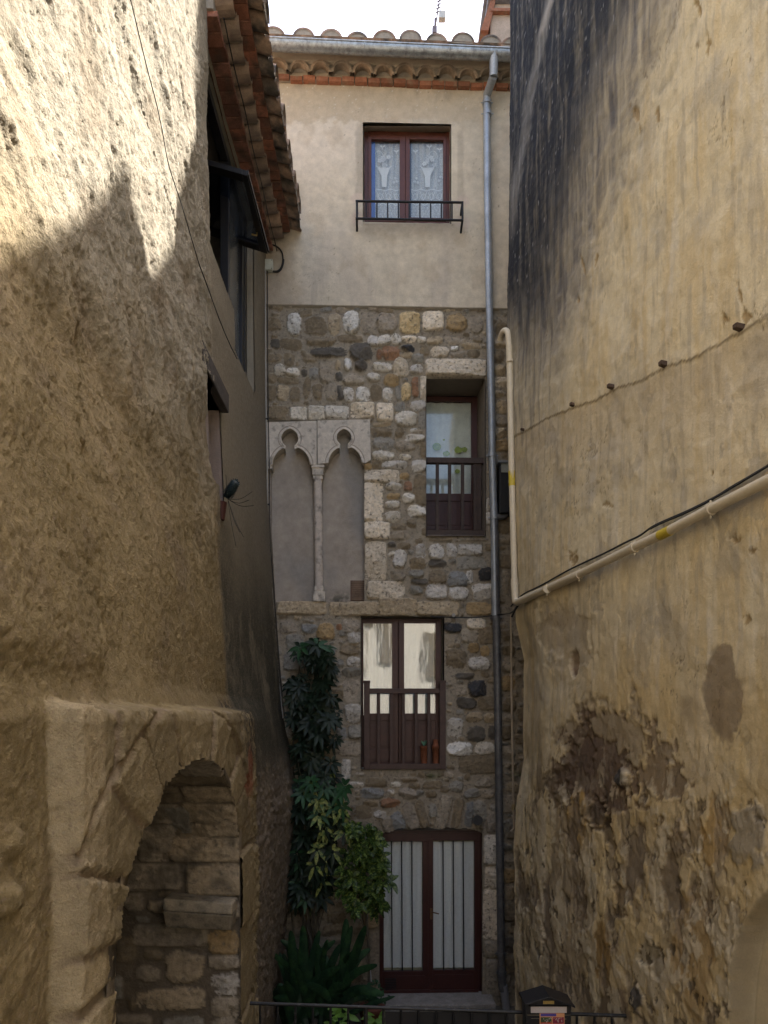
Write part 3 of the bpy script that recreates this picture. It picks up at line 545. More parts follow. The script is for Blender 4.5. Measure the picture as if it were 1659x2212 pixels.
fb(k, 672, 701, 1003, 1010, .055, -.1, 0, cs); fb(k, 674, 699, 1010, 1026, .04, -.09, 0, cs); fb(k, 676, 697, 1026, 1035, .03, -.08, 0, cs); k.build('capital', MC, TW, .008)
k = MB(); u, v0 = FU(689.5, 1276, -.02); u1_, v1 = FU(686.5, 1033, -.02)
pts = [FW(u1_+(u-u1_)*t, v1+(v0-v1)*t, -.02) for t in [i/10 for i in range(11)]]; k.tube(pts, [.056]+[.052]*9+[.058], 18, 0, True, (.54, .47, .40)); k.build('column', MC, TW)
k = MB(); fb(k, 679, 699, 1266, 1277, .03, -.08, 0, cs); fb(k, 676, 703, 1277, 1299, .05, -.1, 0, cs); k.build('column_base', MC, TW, .008)
k = MB(); fb(k, 578, 588, 1000, 1012, .05, -.1, 0, cs); fb(k, 580, 586, 1012, 1298, -.04, -.1, 0, (.33, .28, .23)); k.build('side_impost', MC, TW, .004)
k = MB()
for i in range(9):
    fb(k, 759, 787, 1256+i*4.6, 1259+i*4.6, -.095, -.12, 0, (.20, .14, .10))
fb(k, 757, 789, 1254, 1298, -.108, -.12, 0, (.16, .10, .07)); k.build('vent_grille', mat('terracotta_vent', rough=.9, attr=True, var=.2), TW)
# ------------------------------------------------------------ door
k = MB(); fr(k, (818, 1043, 1786, 2152), 9, 12, 20, 6, -.10, -.17)
DR = k.build('door', mat('door_paint', (.045, .011, .009), .45, var=.12, vscale=10, bump=.001), house, .003); DR['label'] = 'dark red double door with barred curtained panes'
k = MB()
fb(k, 828, 930, 1800, 1818, -.09, -.15); fb(k, 930, 1034, 1798, 1816, -.09, -.15)
for (a, b, t0, b0, wl, wr) in ((826, 930, 1818, 2098, 3, 17), (930, 1034, 1816, 2095, 6, 9)):
    fb(k, a, a+wl, t0, b0, -.09, -.14); fb(k, b-wr, b, t0, b0, -.09, -.14); fb(k, a, b, b0, 2145, -.091, -.14); 
    fb(k, a+10, b-12, b0+10, 2138, -.084, -.092); fb(k, a, b, 2139, 2150, -.06, -.10)
fb(k, 925, 935, 1812, 2146, -.078, -.1); k.build('door_leaf', MATS['door_paint'], DR, .003)
for (a, b) in ((828, 914), (935, 1026)):
    k = MB(); fb(k, a, b, 1816, 2097, -.112, -.115); k.build('pane', M_glass, DR)
    k = MB(); curtain(k, a, b-3, 1818, 2090, -.15, .003, 7); k.build('curtain', mat('door_curtain', (.86, .84, .82), .9, var=.05, vscale=30), DR)
    k = MB(); curtain(k, a, b, 1815, 2099, -.165, .001, 1); k.build('curtain_lining', mat('yellowed_lining', (.42, .38, .24), .9), DR)
k = MB()
for x in (845.5, 867.5, 889.5, 957, 979, 1000.5):
    k.tube([F(x, 1815, -.082), F(x+1.5, 2097, -.082)], .0075, 6)
k.build('window_bar', M_iron, DR)
k = MB(); a = F(932, 1970, -.06); k.tube([F(932, 1970, -.085), a, F(948, 1974, -.05)], .008, 6); fb(k, 929, 935, 1962, 1986, -.074, -.08); k.build('handle', mat('bronze', (.16, .10, .06), .4, .8), DR)
k = MB(); [fb(k, 832, 856, 2114+i*3.6, 2116+i*3.6, -.078, -.085) for i in range(7)]; k.build('vent', M_iron, DR)
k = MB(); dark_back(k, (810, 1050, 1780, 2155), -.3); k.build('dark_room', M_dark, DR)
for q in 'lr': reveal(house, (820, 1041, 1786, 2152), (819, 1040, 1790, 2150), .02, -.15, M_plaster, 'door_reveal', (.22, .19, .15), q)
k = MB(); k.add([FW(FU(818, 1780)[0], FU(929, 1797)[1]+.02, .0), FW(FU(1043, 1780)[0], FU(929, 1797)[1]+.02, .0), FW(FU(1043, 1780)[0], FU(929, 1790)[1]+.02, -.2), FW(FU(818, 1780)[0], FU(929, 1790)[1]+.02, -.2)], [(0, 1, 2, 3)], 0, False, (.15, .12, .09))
k.build('door_soffit', M_plaster, house)
k = MB(); u0 = FU(806, 2150)[0]; u1 = FU(1062, 2150)[0]
ub(k, u0, u1, -.35, -.005, .30, -.2, 0, (.27, .245, .22)); k.build('doorstep', mat('step_stone', rough=.9, attr=True, var=.25, vscale=7, bump=.006, bscale=25), house, .015)
# ------------------------------------------------------------ cornice, gutter, roof, chimney
k = MB(); vT, vB = FU(829, 169, .085)[1], FU(829, 179, .085)[1]
u = -1.62; 
while u < 2.4:
    wd = .158; sl = -(u)*.012; c_ = random.choice([0, 0, 0, 1]); j = random.uniform(-.004, .004)
    ub(k, u, u+wd-.012, vB+sl+j, vT+sl+j, .085+j, -.1, 0, tone(TB)); u += wd
k.build('brick_course', M_brick, house, .003)
k = MB(); ub(k, -1.7, 2.4, VT-.02, vT+.2, .055, -.5, 0, (.36, .31, .24)); k.build('brick_bed', M_mort, house)
k = MB(); n = 0; vb = FU(829, 169, .09)[1]; pitch = .2565; u = FU(600, 150, .16)[0]-pitch*1
while u < 2.3:
    R, r_ = .127, .100; sl = -u*.012; N = 12; fo, bo, fi, bi = [], [], [], []
    q = random.uniform(-.006, .006); o = .145+random.uniform(-.012, .012)
    for i in range(N+1):
        a = math.pi*(1-i/N); cx_, sx_ = math.cos(a), math.sin(a)
        fo.append(FW(u+R*cx_, vb+sl+q+R*1.12*sx_, o)); fi.append(FW(u+r_*cx_, vb+sl+q+r_*1.1*sx_, o)); bo.append(FW(u+R*cx_*.93, vb+sl+R*sx_+.02, -.1)); bi.append(FW(u+r_*cx_*.93, vb+sl+r_*sx_+.02, -.1))
    m_ = N+1; vs = fo+fi+bo+bi; fs = []
    for i in range(N):
        fs += [(i, i+1, m_+i+1, m_+i), (2*m_+i, 2*m_+i+1, i+1, i), (m_+i, m_+i+1, 3*m_+i+1, 3*m_+i)]
    k.add(vs, fs, 0, False, tone(TC, .15)); n += 1; u += pitch
k.build('cornice_tiles', M_tile, house)
# mortar between and inside the cornice tiles, and the sloping band up to the gutter
def profile_strip(name, prof, m, cols, u0=-1.7, u1=2.4, du=.03, amp=.006):
    uu = np.arange(u0, u1, du); P = []; C_ = []
    for i in range(len(prof)-1):
        for t in np.linspace(0, 1, 5)[:-1 if i < len(prof)-2 else None]:
            o_ = prof[i][0]*(1-t)+prof[i+1][0]*t; v_ = prof[i][1]*(1-t)+prof[i+1][1]*t
            nn = fbm(uu*4, uu*0+o_*9+v_*9, 4, 44)*amp; o__ = o_+nn; P.append(np.stack([uu*CA+o__*SA, FY+uu*SA-o__*CA, v_-uu*.012+nn], -1)); C_.append(np.ones((len(uu), 3))*np.array(cols)*(1+.2*nn/amp)[:, None])
    return grid_obj(name, np.array(P), np.array(C_), m, house)
va = FU(829, 146, .16)[1]
profile_strip('inner_mortar', [(.085, vb-.005), (.07, vb+.045), (.01, vb+.085), (-.02, vb+.16)], M_plaster, (.46, .39, .29))
profile_strip('tile_bed', [(.09, vb+.122), (.125, vb+.132), (.14, 11.465), (.32, 11.475)], M_plaster, (.58, .50, .38))
# spandrels: wedges of mortar between neighbouring tiles
k = MB(); u = FU(600, 150, .16)[0]-pitch*1.5
while u < 2.3:
    sl = -u*.012; pts = [(u, vb+sl+.0)]+[(u+pitch/2-.125*math.cos(t), vb+sl+.14*math.sin(t)) for t in (.35, .7, 1.05, 1.35)]+[(u+pitch/2, vb+sl+.16), (u-pitch/2, vb+sl+.16)]+[(u-pitch/2+.125*math.cos(t), vb+sl+.14*math.sin(t)) for t in (1.35, 1.05, .7, .35)]
    k.prism([FW(a, b, .105) for a, b in pts], [FW(a, b, -.05) for a, b in pts], 0, False); u += pitch
k.build('spandrel_mortar', M_mort, house)
# gutter
GO = .36; gc = (FU(829, 103, GO)[1]); gr_ = .072; k = MB(); NN = 10; ul, ur = FU(567, 110, GO)[0], 2.3
vs = []; fs = []; cuts = [ul+(ur-ul)*i/12 for i in range(13)]
for u in cuts:
    sl = -u*.016+random.uniform(-.002, .002)
    for i in range(NN+1):
        a = math.pi+math.pi*i/NN; vs.append(FW(u, gc+sl+gr_*math.sin(a)*1.05, GO-.01-gr_*math.cos(a)-.0))
for i in range(len(cuts)-1):
    for j in range(NN): a = i*(NN+1)+j; fs.append((a, a+1, a+NN+2, a+NN+1))
k.add(vs, fs, 0, True)
k.tube([FW(u, gc-u*.016+.004, GO-.01+gr_) for u in cuts], .010, 8); k.add(vs[:NN+1], [tuple(range(NN+1))]); k.add(vs[-NN-1:], [tuple(range(NN+1))])
for x in (787, 970, 1072):
    u = FU(x, 110, GO)[0]; k.tube([FW(u, gc-u*.016+1.04*gr_*math.sin(math.pi+math.pi*i/8), GO-.01-(gr_+.003)*math.cos(math.pi+math.pi*i/8)) for i in range(9)], .006, 5)
k.build('gutter', M_zinc, house)
# roof tiles
k = MB(); ve = FU(829, 103, .33)[1]; sl_ = math.tan(math.radians(17))
uu = [FU(x, 90, .33)[0] for x in (592, 657, 716, 772, 830, 886, 942, 998, 1058, 1102)]; uu = [uu[0]-.66, uu[0]-.33]+uu+[uu[-1]+.33*i for i in (1, 2, 3)]
vs_all = []
for u in uu:
    sl = -u*.014+random.uniform(-.02, .02); R0 = random.uniform(.125, .145); rt = random.uniform(-.02, .02)
    for row in range(9):
        o0 = .40-row*.38+random.uniform(-.01, .02); o1 = o0-.46; N = 12; A, B_ = [], []
        for i in range(N+1):
            a = math.pi*(i/N); A.append(FW(u+R0*math.cos(a), ve+sl+(.40-o0)*sl_+.06*0+R0*.95*math.sin(a)+.005, o0)); B_.append(FW(u+R0*.8*math.cos(a), ve+sl+(.40-o1)*sl_+R0*.75*math.sin(a)-.01, o1))
        k.add(A+B_, [(i+1, i, N+1+i, N+2+i) for i in range(N)], 0, True, tone(TL, .3))
        if row == 0:
            k.add(A, [tuple(range(N+1))], 1)
            Ai = [p+Vector((0, -.004, 0)) for p in A]
            I2 = [FW(u+(R0-.028)*math.cos(math.pi*i/N), ve+sl+(R0-.028)*.95*math.sin(math.pi*i/N)+.005, o0+.006) for i in range(N+1)]
            k.add(Ai+I2, [(i, i+1, N+2+i, N+1+i) for i in range(N)], 0, False, tone(TL, .2))
k.build('roof_tiles', [M_tileL, M_mort], house)
k = MB()
k.add([FW(-1.7, ve+.045, .42), FW(2.4, ve-.005, .42), FW(2.4, ve-.005+5*sl_, -4.6), FW(-1.7, ve+.045+5*sl_, -4.6), FW(-1.7, ve+.02, .40), FW(2.4, ve-.03, .40), FW(2.4, ve-.03+5*sl_, -4.6), FW(-1.7, ve+.02+5*sl_, -4.6)], [(0, 1, 2, 3), (4, 5, 1, 0), (7, 6, 5, 4), (3, 2, 6, 7)], 0, False, TL)
k.build('roof_deck', M_tileL, house)
k = MB(); cb = at(1062, 85, 9.75); ct = at(1062, 8, 9.75); x0 = cb.x; k.box(x0-.02, x0+.75, 9.75, 10.4, ct.z-1.4, ct.z, 0, (.55, .43, .33))
ch = k.build('chimney', mat('chimney_render', rough=.9, attr=True, var=.15, bump=.004), house, .01); ch['label'] = 'pale rendered chimney with terracotta edges on the right of the roof'
k = MB(); k.add([(x0-.16, 9.7, ct.z-.42), (x0-.05, 9.7, ct.z-.42), (x0+.05, 9.7, ct.z+.0), (x0-.02, 9.7, ct.z+.0), (x0-.16, 9.9, ct.z-.42), (x0-.05, 9.9, ct.z-.42), (x0+.05, 9.9, ct.z), (x0-.02, 9.9, ct.z)], [(0, 1, 2, 3), (7, 6, 5, 4), (0, 3, 7, 4), (3, 2, 6, 7), (1, 0, 4, 5), (2, 1, 5, 6)], 0, False, TB)
k.box(x0-.03, x0+.8, 9.69, 10.45, ct.z-.16, ct.z-.12, 0, TB); k.build('terracotta_edge', M_brick, ch)
k = MB(); k.box(x0-.06, x0+.8, 9.68, 10.45, ct.z, ct.z+.05); k.box(x0-.02, x0+.75, 9.72, 10.4, ct.z+.05, ct.z+.1); k.box(x0-.1, x0+.85, 9.64, 10.5, ct.z+.1, ct.z+.16); k.box(x0+.05, x0+.6, 9.8, 10.3, ct.z+.16, ct.z+.6); k.build('chimney_cap', mat('grey_cap', (.24, .25, .28), .6, var=.2), ch, .008)
# ------------------------------------------------------------ downpipe
DP = thing('downpipe', F(1080, 2130, .1), 'tall zinc rainwater downpipe running from the gutter past all the windows to the ground', 'downpipe')
k = MB()
# box hopper leg out of the gutter
def sq(p, q, r, mi=0):
    u0, v0 = p; u1, v1 = q
P0 = F(1067, 118, .36); P1 = F(1066, 165, .30); P2 = F(1052, 205, .10)
k.tube([P0, P1], [.055, .05], 8); k.tube([P1, P2], .05, 8); k.tube([P2, F(1052, 222, .085)], .045, 12)
k.build('pipe_offset', M_zincp, DP)
def seg_pts(l, o=.085): return [F(x, y, o) for x, y in l]
k = MB(); k.tube(seg_pts([(1051, 215), (1053, 420), (1057, 668), (1062, 900), (1063, 984)]), .044, 18); k.build('zinc_pipe', M_zincp, DP)
k = MB(); k.tube(seg_pts([(1063, 984), (1067, 1110), (1070, 1330)]), .046, 18); k.build('zinc_pipe', M_zincp, DP)
k = MB(); k.tube(seg_pts([(1068, 1120), (1075, 1500), (1079, 1800), (1083, 2090), (1083, 2096)]), .047, 18)
k.tube(bent(seg_pts([(1083, 2090), (1084, 2125), (1088, 2140)]), .04), .05, 18); k.build('iron_pipe', M_pipe_d, DP)
k = MB(); k.tube(seg_pts([(1087, 2128), (1094, 2180), (1100, 2260)]), .05, 18); k.build('plastic_pipe', mat('grey_plastic', (.30, .30, .32), .5, var=.08), DP)
for (x, y, r_) in ((1052, 222, .055), (1053, 246, .05), (1063, 984, .055), (1067.5, 1118, .053), (1071, 1335, .054), (1078, 1700, .055), (1082, 2060, .058), (1083, 2100, .062)):
    k = MB(); c_ = F(x, y, .085); k.tube([c_+Vector((0, 0, .022)), c_-Vector((0, 0, .022))], r_, 16); k.tube([F(x, y, .085), F(x, y, -.02)], .01, 6)
    k.tube([c_+Vector((-.075, -.0, 0)), c_+Vector((.075, 0, 0))], .007, 6); k.build('pipe_clamp', MATS['dark_iron_pipe'] if y > 1330 else M_zincp, DP)
k = MB(); k.tube(bent([F(1071, 1117, .085), F(1092, 1117, .085), F(1094, 1085, .085)], .05), .036, 12); k.build('branch_pipe', M_pipe_d, DP)
# ============================================================ LEFT HOUSE
LH = thing('left_house', (-1.5, 4, 0), 'rough ochre rendered house on the left with an arched stone niche and tiled eaves', 'house')
pn_ = [(-2, -1.06), (3.4, -1.07), (3.7, -1.15), (5, -1.38), (7, -1.5), (13, -1.55)]
pr_ = [(-2, -1.10), (3.4, -1.17), (3.6, -1.26), (4.6, -1.31), (6, -1.37), (8, -1.425), (13, -1.45)]
pc_ = [(-.3, -1.34), (1.0, -1.2), (2.0, -1.09), (2.5, -1.075), (3.0, -1.14), (3.4, -1.235), (5, -1.36), (6.5, -1.44), (13, -1.46)]
def prof(p, z): return np.interp(z, [a for a, _ in p], [b for _, b in p])
def XB(Y, z):
    a = prof(pn_, z); b = prof(pr_, z); c = prof(pc_, z); t = np.clip((Y-2.3)/3.3, -.3, 1); s = np.clip((Y-5.6)/3.0, 0, 1.1)
    x = np.where(Y < 5.6, a+(b-a)*t, b+(c-b)*s)
    return x-.06*ss(5.62, 5.8, Y)*ss(8.4, 6.5, Y)*ss(3.3, 4, z)
def LW(x, y, o=0):                 # print pixel -> point on the left wall
    t = 4.0
    for _ in range(40):
        t_ = float(XB(np.array(t), np.array(EYE+(CY-y)/FPX*t))+o)/((x-CX)/FPX); t = t*.5+t_*.5
    return Vector(((x-CX)/FPX*t, t, EYE+(CY-y)/FPX*t))
ys = [-2.0]; 
while ys[-1] < 8.72:
    Yc = ys[-1]; ys.append(Yc+(.12 if Yc < 1 else (.010+.0016*(Yc-2)**1.0 if Yc > 2 else .03)))
ys = np.array(ys); zs = np.concatenate([np.arange(-.35, 9.6, .0145), np.arange(9.6, 13.2, .08)])
YY, ZZ = np.meshgrid(ys, zs); XX = XB(YY, ZZ)
q1 = fbm(YY*1.3, ZZ*1.3, 4, 101); q2 = fbm(YY*5, ZZ*5, 5, 111, .55); q3 = fbm(YY*16, ZZ*16, 4, 121, .6); q4 = fbm(YY*42, ZZ*42, 3, 131, .6); q5 = fbm(YY*75, ZZ*75, 2, 135, .7)
warp = fbm(YY*2, ZZ*1.2, 3, 140); qd = fbm((YY*1.6+ZZ*.5)*2.6+warp, (ZZ*.9-YY*.8)*1.1, 4, 141)       # long leaning trowel waves high up
AY, AZ = YY, ZZ; hi = ss(3.6, 5.6, ZZ)
near = ss(5.75, 5.5, YY)
q2c = np.maximum(q2, -.22); q3c = np.maximum(q3, -.30)
Dl = (.032*q1*ss(8.6, 7.5, YY)*(.6+.4*near)+(.006+.009*hi)*q2c+(.008+.002*hi)*q3c+.009*q4+.007*q5)*(.30+.70*near)+.038*qd*hi*near
Dl += .05*ss(.12, 0, YY-2.86-.10*q2-.12*(ZZ-4.2))*ss(3.5, 3.7, ZZ)*ss(6.2, 5.2, ZZ)                            # old edge where two coats meet
# carved surround of the niche
NC, NHW, NSP, NR = 3.73, 1.22, 2.44, .74
def arch_top(Y): return NSP+NR*np.sqrt(np.clip(1-((Y-NC)/NHW)**2, 0, 1))
stp = 2.21+.012*q2; surr = (YY > stp) & (YY < 5.72+.06*q2) & (ZZ < 3.44+.012*q3+.008*(YY-2.2)+.02*q2)
# separate dressed blocks of the surround: each its own height and tone
th = np.arctan2((ZZ-NSP)/NR, (YY-NC)/NHW); inarch = ZZ > NSP-.02; rowz = np.floor((ZZ+.12*np.floor(YY*1.1)+.03*q2)/.62)
rr_ = np.hypot((YY-NC)/NHW, (ZZ-NSP)/NR); ringid = np.floor(th*3.6+.06*q2+.35); outer = rr_ > 1.42+.05*q2
bid = np.where(inarch, np.where(outer, 50+np.floor((YY+.06*q2)/.42), ringid), 100+rowz+10*(YY > NC)+5*(YY < 2.6))
bh = _h(bid, bid*0+3, 5); bt = _h(bid, bid*0+9, 6); BO = (bh-.5)*.030
eg = (np.abs(np.diff(bid, axis=1, prepend=bid[:, :1])) > 0) | (np.abs(np.diff(bid, axis=0, prepend=bid[:1])) > 0)
eg = eg.astype(float); 
for _ in range(1): eg[:, 1:] = np.maximum(eg[:, 1:], eg[:, :-1]); eg[1:] = np.maximum(eg[1:], eg[:-1])
sm = ss(0, .018, YY-stp)*ss(5.76, 5.70, YY+.05*q2)*ss(3.462, 3.436, ZZ-.014*q3-.008*(YY-2.2)-.02*q2)
Dl = np.where(sm > 0, Dl*(1-sm)+sm*(.115+.006*q1+.008*q2+.007*q3+.006*q4+.004*q5+BO), Dl)
# joints of the surround (long vertical cuts and the course under the cap)
def _x(): pass
def joint(Yj, z0, z1, wd=.018, dep=.03, wob=.05):
    d = np.abs(YY-Yj-wob*fbm(ZZ*1.5, ZZ*0+Yj*3, 3, 7)); return dep*ss(wd, 0, d)*ss(z0, z0+.05, ZZ)*ss(z1, z1-.03, ZZ)
J = 0*YY
J = J+.020*eg*(sm > .5); Dl -= J*(sm > .5)
pilast = ss(2.44, 2.40, YY+.02*q2)*(sm > 0); Dl += .0*pilast
chip = ss(.25, .4, fbm(YY*3.1, ZZ*3.1, 3, 155))*(sm > .5)*.010; Dl -= chip
# rubble bulging out of the render low on the left and round the far corner
for (y_, z_, a, b, h_) in ((1.95, 2.9, .05, .05, .05), (1.92, 2.45, .05, .06, .04), (1.62, 2.3, .12, .10, -.05), (1.75, 2.05, .13, .07, .04), (1.6, 1.7, .1, .07, .05), (1.85, 1.55, .07, .1, .05), (2.0, 3.05, .05, .05, .03), (1.98, 1.3, .08, .08, .04)):
    r_ = np.hypot((YY-y_)/a, (ZZ-z_)/b)+.35*q3; Dl += h_*ss(1, .6, r_)
lowf = ss(5.75, 6.0, YY)*ss(3.2, 2.6, ZZ); Dl += lowf*(.05*np.abs(q2)+.020*q3+.01*q4)
Dl += ss(5.4, 5.6, YY)*ss(5.9, 5.7, YY)*ss(3.3, 3.0, ZZ)*.03*q3
# colour
def pj(X, Y, Z): return CX+FPX*X/Y, CY-FPX*(Z-EYE)/Y
Yg = np.maximum(YY, .5); PX, PY = pj(XX, Yg, ZZ)
Cl = np.ones(YY.shape+(3,))*np.array((.215, .165, .085))
Cl *= (1+.16*q1+.13*q2+.10*q3)[..., None]
Cl = mixc(Cl, (.275, .25, .20), ss(4.4, 6.2, ZZ+.7*q1)*.85)                       # paler, greyer render high up
Cl = mixc(Cl, (.17, .13, .085), ss(.05, .5, fbm(YY*2.2, ZZ*2.2, 5, 161))*near*.55)
Cl = mixc(Cl, (.31, .24, .14), ss(.05, .45, fbm(YY*1.7+9, ZZ*.9, 4, 171))*.5*near*ss(6, 5, ZZ))
Cl = mixc(Cl, (.20, .155, .11), ss(.25, .7, q3+.3*q4)*.35); Cl *= (1+.10*q4+.10*q5)[..., None]
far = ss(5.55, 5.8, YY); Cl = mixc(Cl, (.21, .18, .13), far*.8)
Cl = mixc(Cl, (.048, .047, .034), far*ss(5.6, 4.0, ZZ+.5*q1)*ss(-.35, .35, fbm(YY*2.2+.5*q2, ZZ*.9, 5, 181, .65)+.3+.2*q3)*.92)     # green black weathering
Cl = mixc(Cl, (.12, .105, .08), ss(.14, 0, np.abs(YY-5.62-.05*q2))*ss(6.3, 5.4, ZZ)*ss(3.3, 3.6, ZZ)*.55)
stn = sm*1.0; Cl = mixc(Cl, (.22, .175, .10), stn*.8); Cl = mixc(Cl, (.36, .29, .18), pilast*.7)  # pilaster coloured lighter, its lit strip put into the colour
Cl *= (1+.12*q2*sm+.40*(bt-.5)*sm)[..., None]
Cl = mixc(Cl, (.20, .15, .10), np.clip(J/.02, 0, 1)*.8*(sm > .5))
Cl = mixc(Cl, (.045, .04, .033), ss(4.9, 5.3, YY)*ss(5.75, 5.6, YY)*ss(2.95, 3.2, ZZ+.1*q3)*ss(3.6, 3.5, ZZ)*ss(-.3, .2, q3)*.9)
Cl = mixc(Cl, (.20, .035, .022), ss(5.22, 5.3, YY)*ss(5.6, 5.45, YY)*ss(2.75, 2.9, ZZ)*ss(3.25, 3.1, ZZ+.1*q3)*.6)
Cl = mixc(Cl, (.25, .20, .155), lowf*.6); Cl = mixc(Cl, (.42, .35, .28), lowf*ss(.2, .5, q3)*.4)
Cl = mixc(Cl, (.55, .48, .40), ss(.006, .0, np.abs(ZZ-3.455-.01*q3))*ss(2.3, 2.5, YY)*ss(5.5, 5.3, YY)*.4)
# openings: niche and three windows
O1 = (5.70, 6.87, 7.45, 8.98); O2 = (6.87, 7.78, 7.05, 8.98); O3 = (5.42, 6.12, 5.30, 6.12)
def rec(r): return (YY > r[0]) & (YY < r[1]) & (ZZ > r[2]) & (ZZ < r[3])
nich = (np.abs(YY-NC-.003*q3) < NHW) & (ZZ < arch_top(YY)+.003*q3)
opl = rec(O1) | rec(O2) | ((YY > O3[0]-.0+.03*q2) & (YY < O3[1]) & (ZZ > O3[2]) & (ZZ < O3[3])) | nich
Pl = np.stack([XX+Dl, YY, ZZ], -1)
nearcut = (ZZ > 9.15) & (YY > 5.62)
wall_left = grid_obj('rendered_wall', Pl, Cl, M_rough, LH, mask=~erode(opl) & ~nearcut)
def lx(Y, z): return float(XB(np.array(float(Y)), np.array(float(z))))
# niche inside: jambs and vault as one sheet, then the back
def niche_sheet():
    path = []; L = 0
    for z in np.arange(-.35, NSP, .014): path.append((NC+NHW, z))
    for a in np.linspace(0, math.pi, 230): path.append((NC+NHW*math.cos(a), NSP+NR*math.sin(a)))
    for z in np.arange(NSP, -.35, -.014): path.append((NC-NHW, z))
    path = np.array(path); ds = np.hypot(*np.diff(path, axis=0).T); sl = np.concatenate([[0], np.cumsum(ds)])
    dep = np.arange(-.03, 1.0, .014); S_, Dp = np.meshgrid(sl, dep); nzz = fbm(S_*9, Dp*9, 4, 201); nff = fbm(S_*26, Dp*26, 4, 202)
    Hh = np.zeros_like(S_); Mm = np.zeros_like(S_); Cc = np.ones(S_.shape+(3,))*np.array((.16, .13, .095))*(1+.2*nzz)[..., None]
    # U = depth (0 at the face), V = path length on the far jamb; print y -> z at the jamb plane Y = 4.93
    lst = []
    def a(cx_, cy_, w_, h_, col, p=9, ht=.03):
        X = (cx_*.3854-CX)/FPX*4.93; z = EYE+(CY-(1469+cy_*.3854))/FPX*4.93; lst.append((z+.35, -X-1.06, h_*.3854/FPX*4.93, w_*.3854/FPX*4.93, random.gauss(0, .02), col, p, ht))
    for q in [(1210, 780, 250, 200, 'tan'), (1000, 760, 140, 200, 'grey'), (1130, 955, 410, 150, 'tan'), (840, 930, 170, 200, 'mid'), (1180, 1130, 320, 180, 'tan'), (830, 1110, 330, 150, 'mid'), (720, 1255, 110, 100, 'mid', 3), (850, 1275, 100, 70, 'tan', 4), (1120, 1300, 410, 90, 'mid'), (930, 1440, 440, 130, 'mid', 5), (1230, 1480, 180, 140, 'ochre', 4),
              (1010, 1620, 220, 175, 'tan', 3), (800, 1655, 135, 90, 'mid', 3), (1240, 1720, 160, 125, 'pgrey', 4), (930, 1800, 360, 130, 'tan', 3.5), (1230, 1850, 160, 120, 'mid', 4), (660, 1520, 140, 150, 'brown', 4), (720, 1920, 210, 70, 'mid', 4), (1230, 1960, 160, 100, 'mid', 4), (1000, 1950, 230, 90, 'grey', 4), (1230, 1590, 180, 80, 'mid', 5), (830, 1550, 100, 60, 'brown', 3)]: a(*q)
    sv = float(sl[np.argmax(path[:, 1])])                                     # crown of the vault
    s0 = NSP+.35
    while s0 < sv+.9:
        h_ = random.uniform(.16, .24); d0 = -.05
        while d0 < 1.0:
            w_ = random.uniform(.3, .55); lst.append((s0+h_/2, d0+w_/2, h_*.95, w_*.97, random.gauss(0, .02), random.choice(['mid', 'brown', 'tan']), 7, .025)); d0 += w_
        s0 += h_
    add_stones(S_, Dp, Hh, Cc, Mm, lst, nzz, nff); occ_ = Mm > .05
    f2 = fill_stones(S_, Dp, occ_, [(.15, .25, 1500), (.07, .14, 3000)], ['brown', 'mid', 'grey', 'brown']); add_stones(S_, Dp, Hh, Cc, Mm, f2, nzz, nff)
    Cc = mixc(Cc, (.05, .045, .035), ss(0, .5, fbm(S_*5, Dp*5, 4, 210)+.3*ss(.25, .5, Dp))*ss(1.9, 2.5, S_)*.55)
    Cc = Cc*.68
    pth = np.stack([np.interp(S_, sl, path[:, 0]), np.interp(S_, sl, path[:, 1])], -1)
    tn = np.gradient(path, axis=0); nrm = np.stack([-tn[:, 1], tn[:, 0]], -1); nrm /= np.linalg.norm(nrm, axis=1)[:, None]+1e-9
    D_ = Hh*1.1+.006*nzz+.004*nff-.03; D_[0] = -.07; D_[1] = -.014+.01*nff[1]
    Yv = pth[..., 0]+nrm[None, :, 0]*D_; Zv = pth[..., 1]+nrm[None, :, 1]*D_
    fx = XB(pth[..., 0], pth[..., 1])+.105; Xv = fx-Dp-.012; Xv[0] -= .022
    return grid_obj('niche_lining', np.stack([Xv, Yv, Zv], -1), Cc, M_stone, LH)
niche_sheet()
Sg, Zg = np.meshgrid(np.arange(2.5, 5.1, .018), np.arange(-.35, 3.3, .018)); nzz = fbm(Sg*9, Zg*9, 4, 221); nff = fbm(Sg*26, Zg*26, 4, 222); Hh = np.zeros_like(Sg); Mm = Hh.copy(); Cc = np.ones(Sg.shape+(3,))*np.array((.2, .16, .12))
f2 = fill_stones(Sg, Zg, Mm > .05, [(.2, .4, 900), (.1, .2, 2000)], ['brown', 'mid', 'grey', 'tan']); add_stones(Sg, Zg, Hh, Cc, Mm, f2, nzz, nff)
grid_obj('niche_back', np.stack([-2.02+Hh, Sg, Zg], -1), Cc, M_stone, LH)
k = MB(); zt = EYE+(CY-1945)/FPX*4.8; a0 = at(357, 1945, 4.84).x; a1 = at(505, 1945, 4.84).x
k.hexa([(a0, 4.84, zt-.20), (a1-.02, 4.84, zt-.22), (a1-.02, 4.98, zt-.22), (a0, 4.98, zt-.20), (a0, 4.78, zt-.07), (a1, 4.78, zt-.10), (a1, 4.98, zt-.10), (a0, 4.98, zt-.07)], 0, (.20, .17, .125))
k.hexa([(a0, 4.78, zt-.067), (a1, 4.78, zt-.097), (a1, 4.98, zt-.097), (a0, 4.98, zt-.067), (a0, 4.79, zt+.015), (a1, 4.79, zt-.02), (a1, 4.98, zt-.02), (a0, 4.98, zt+.015)], 0, (.24, .205, .15))
kk = k.build('impost_stone', mat('carved_stone2', rough=.9, attr=True, var=.2, vscale=10, bump=.008, bscale=35, col2=(.10, .09, .07), c2scale=14, c2t=.58), LH, .012)
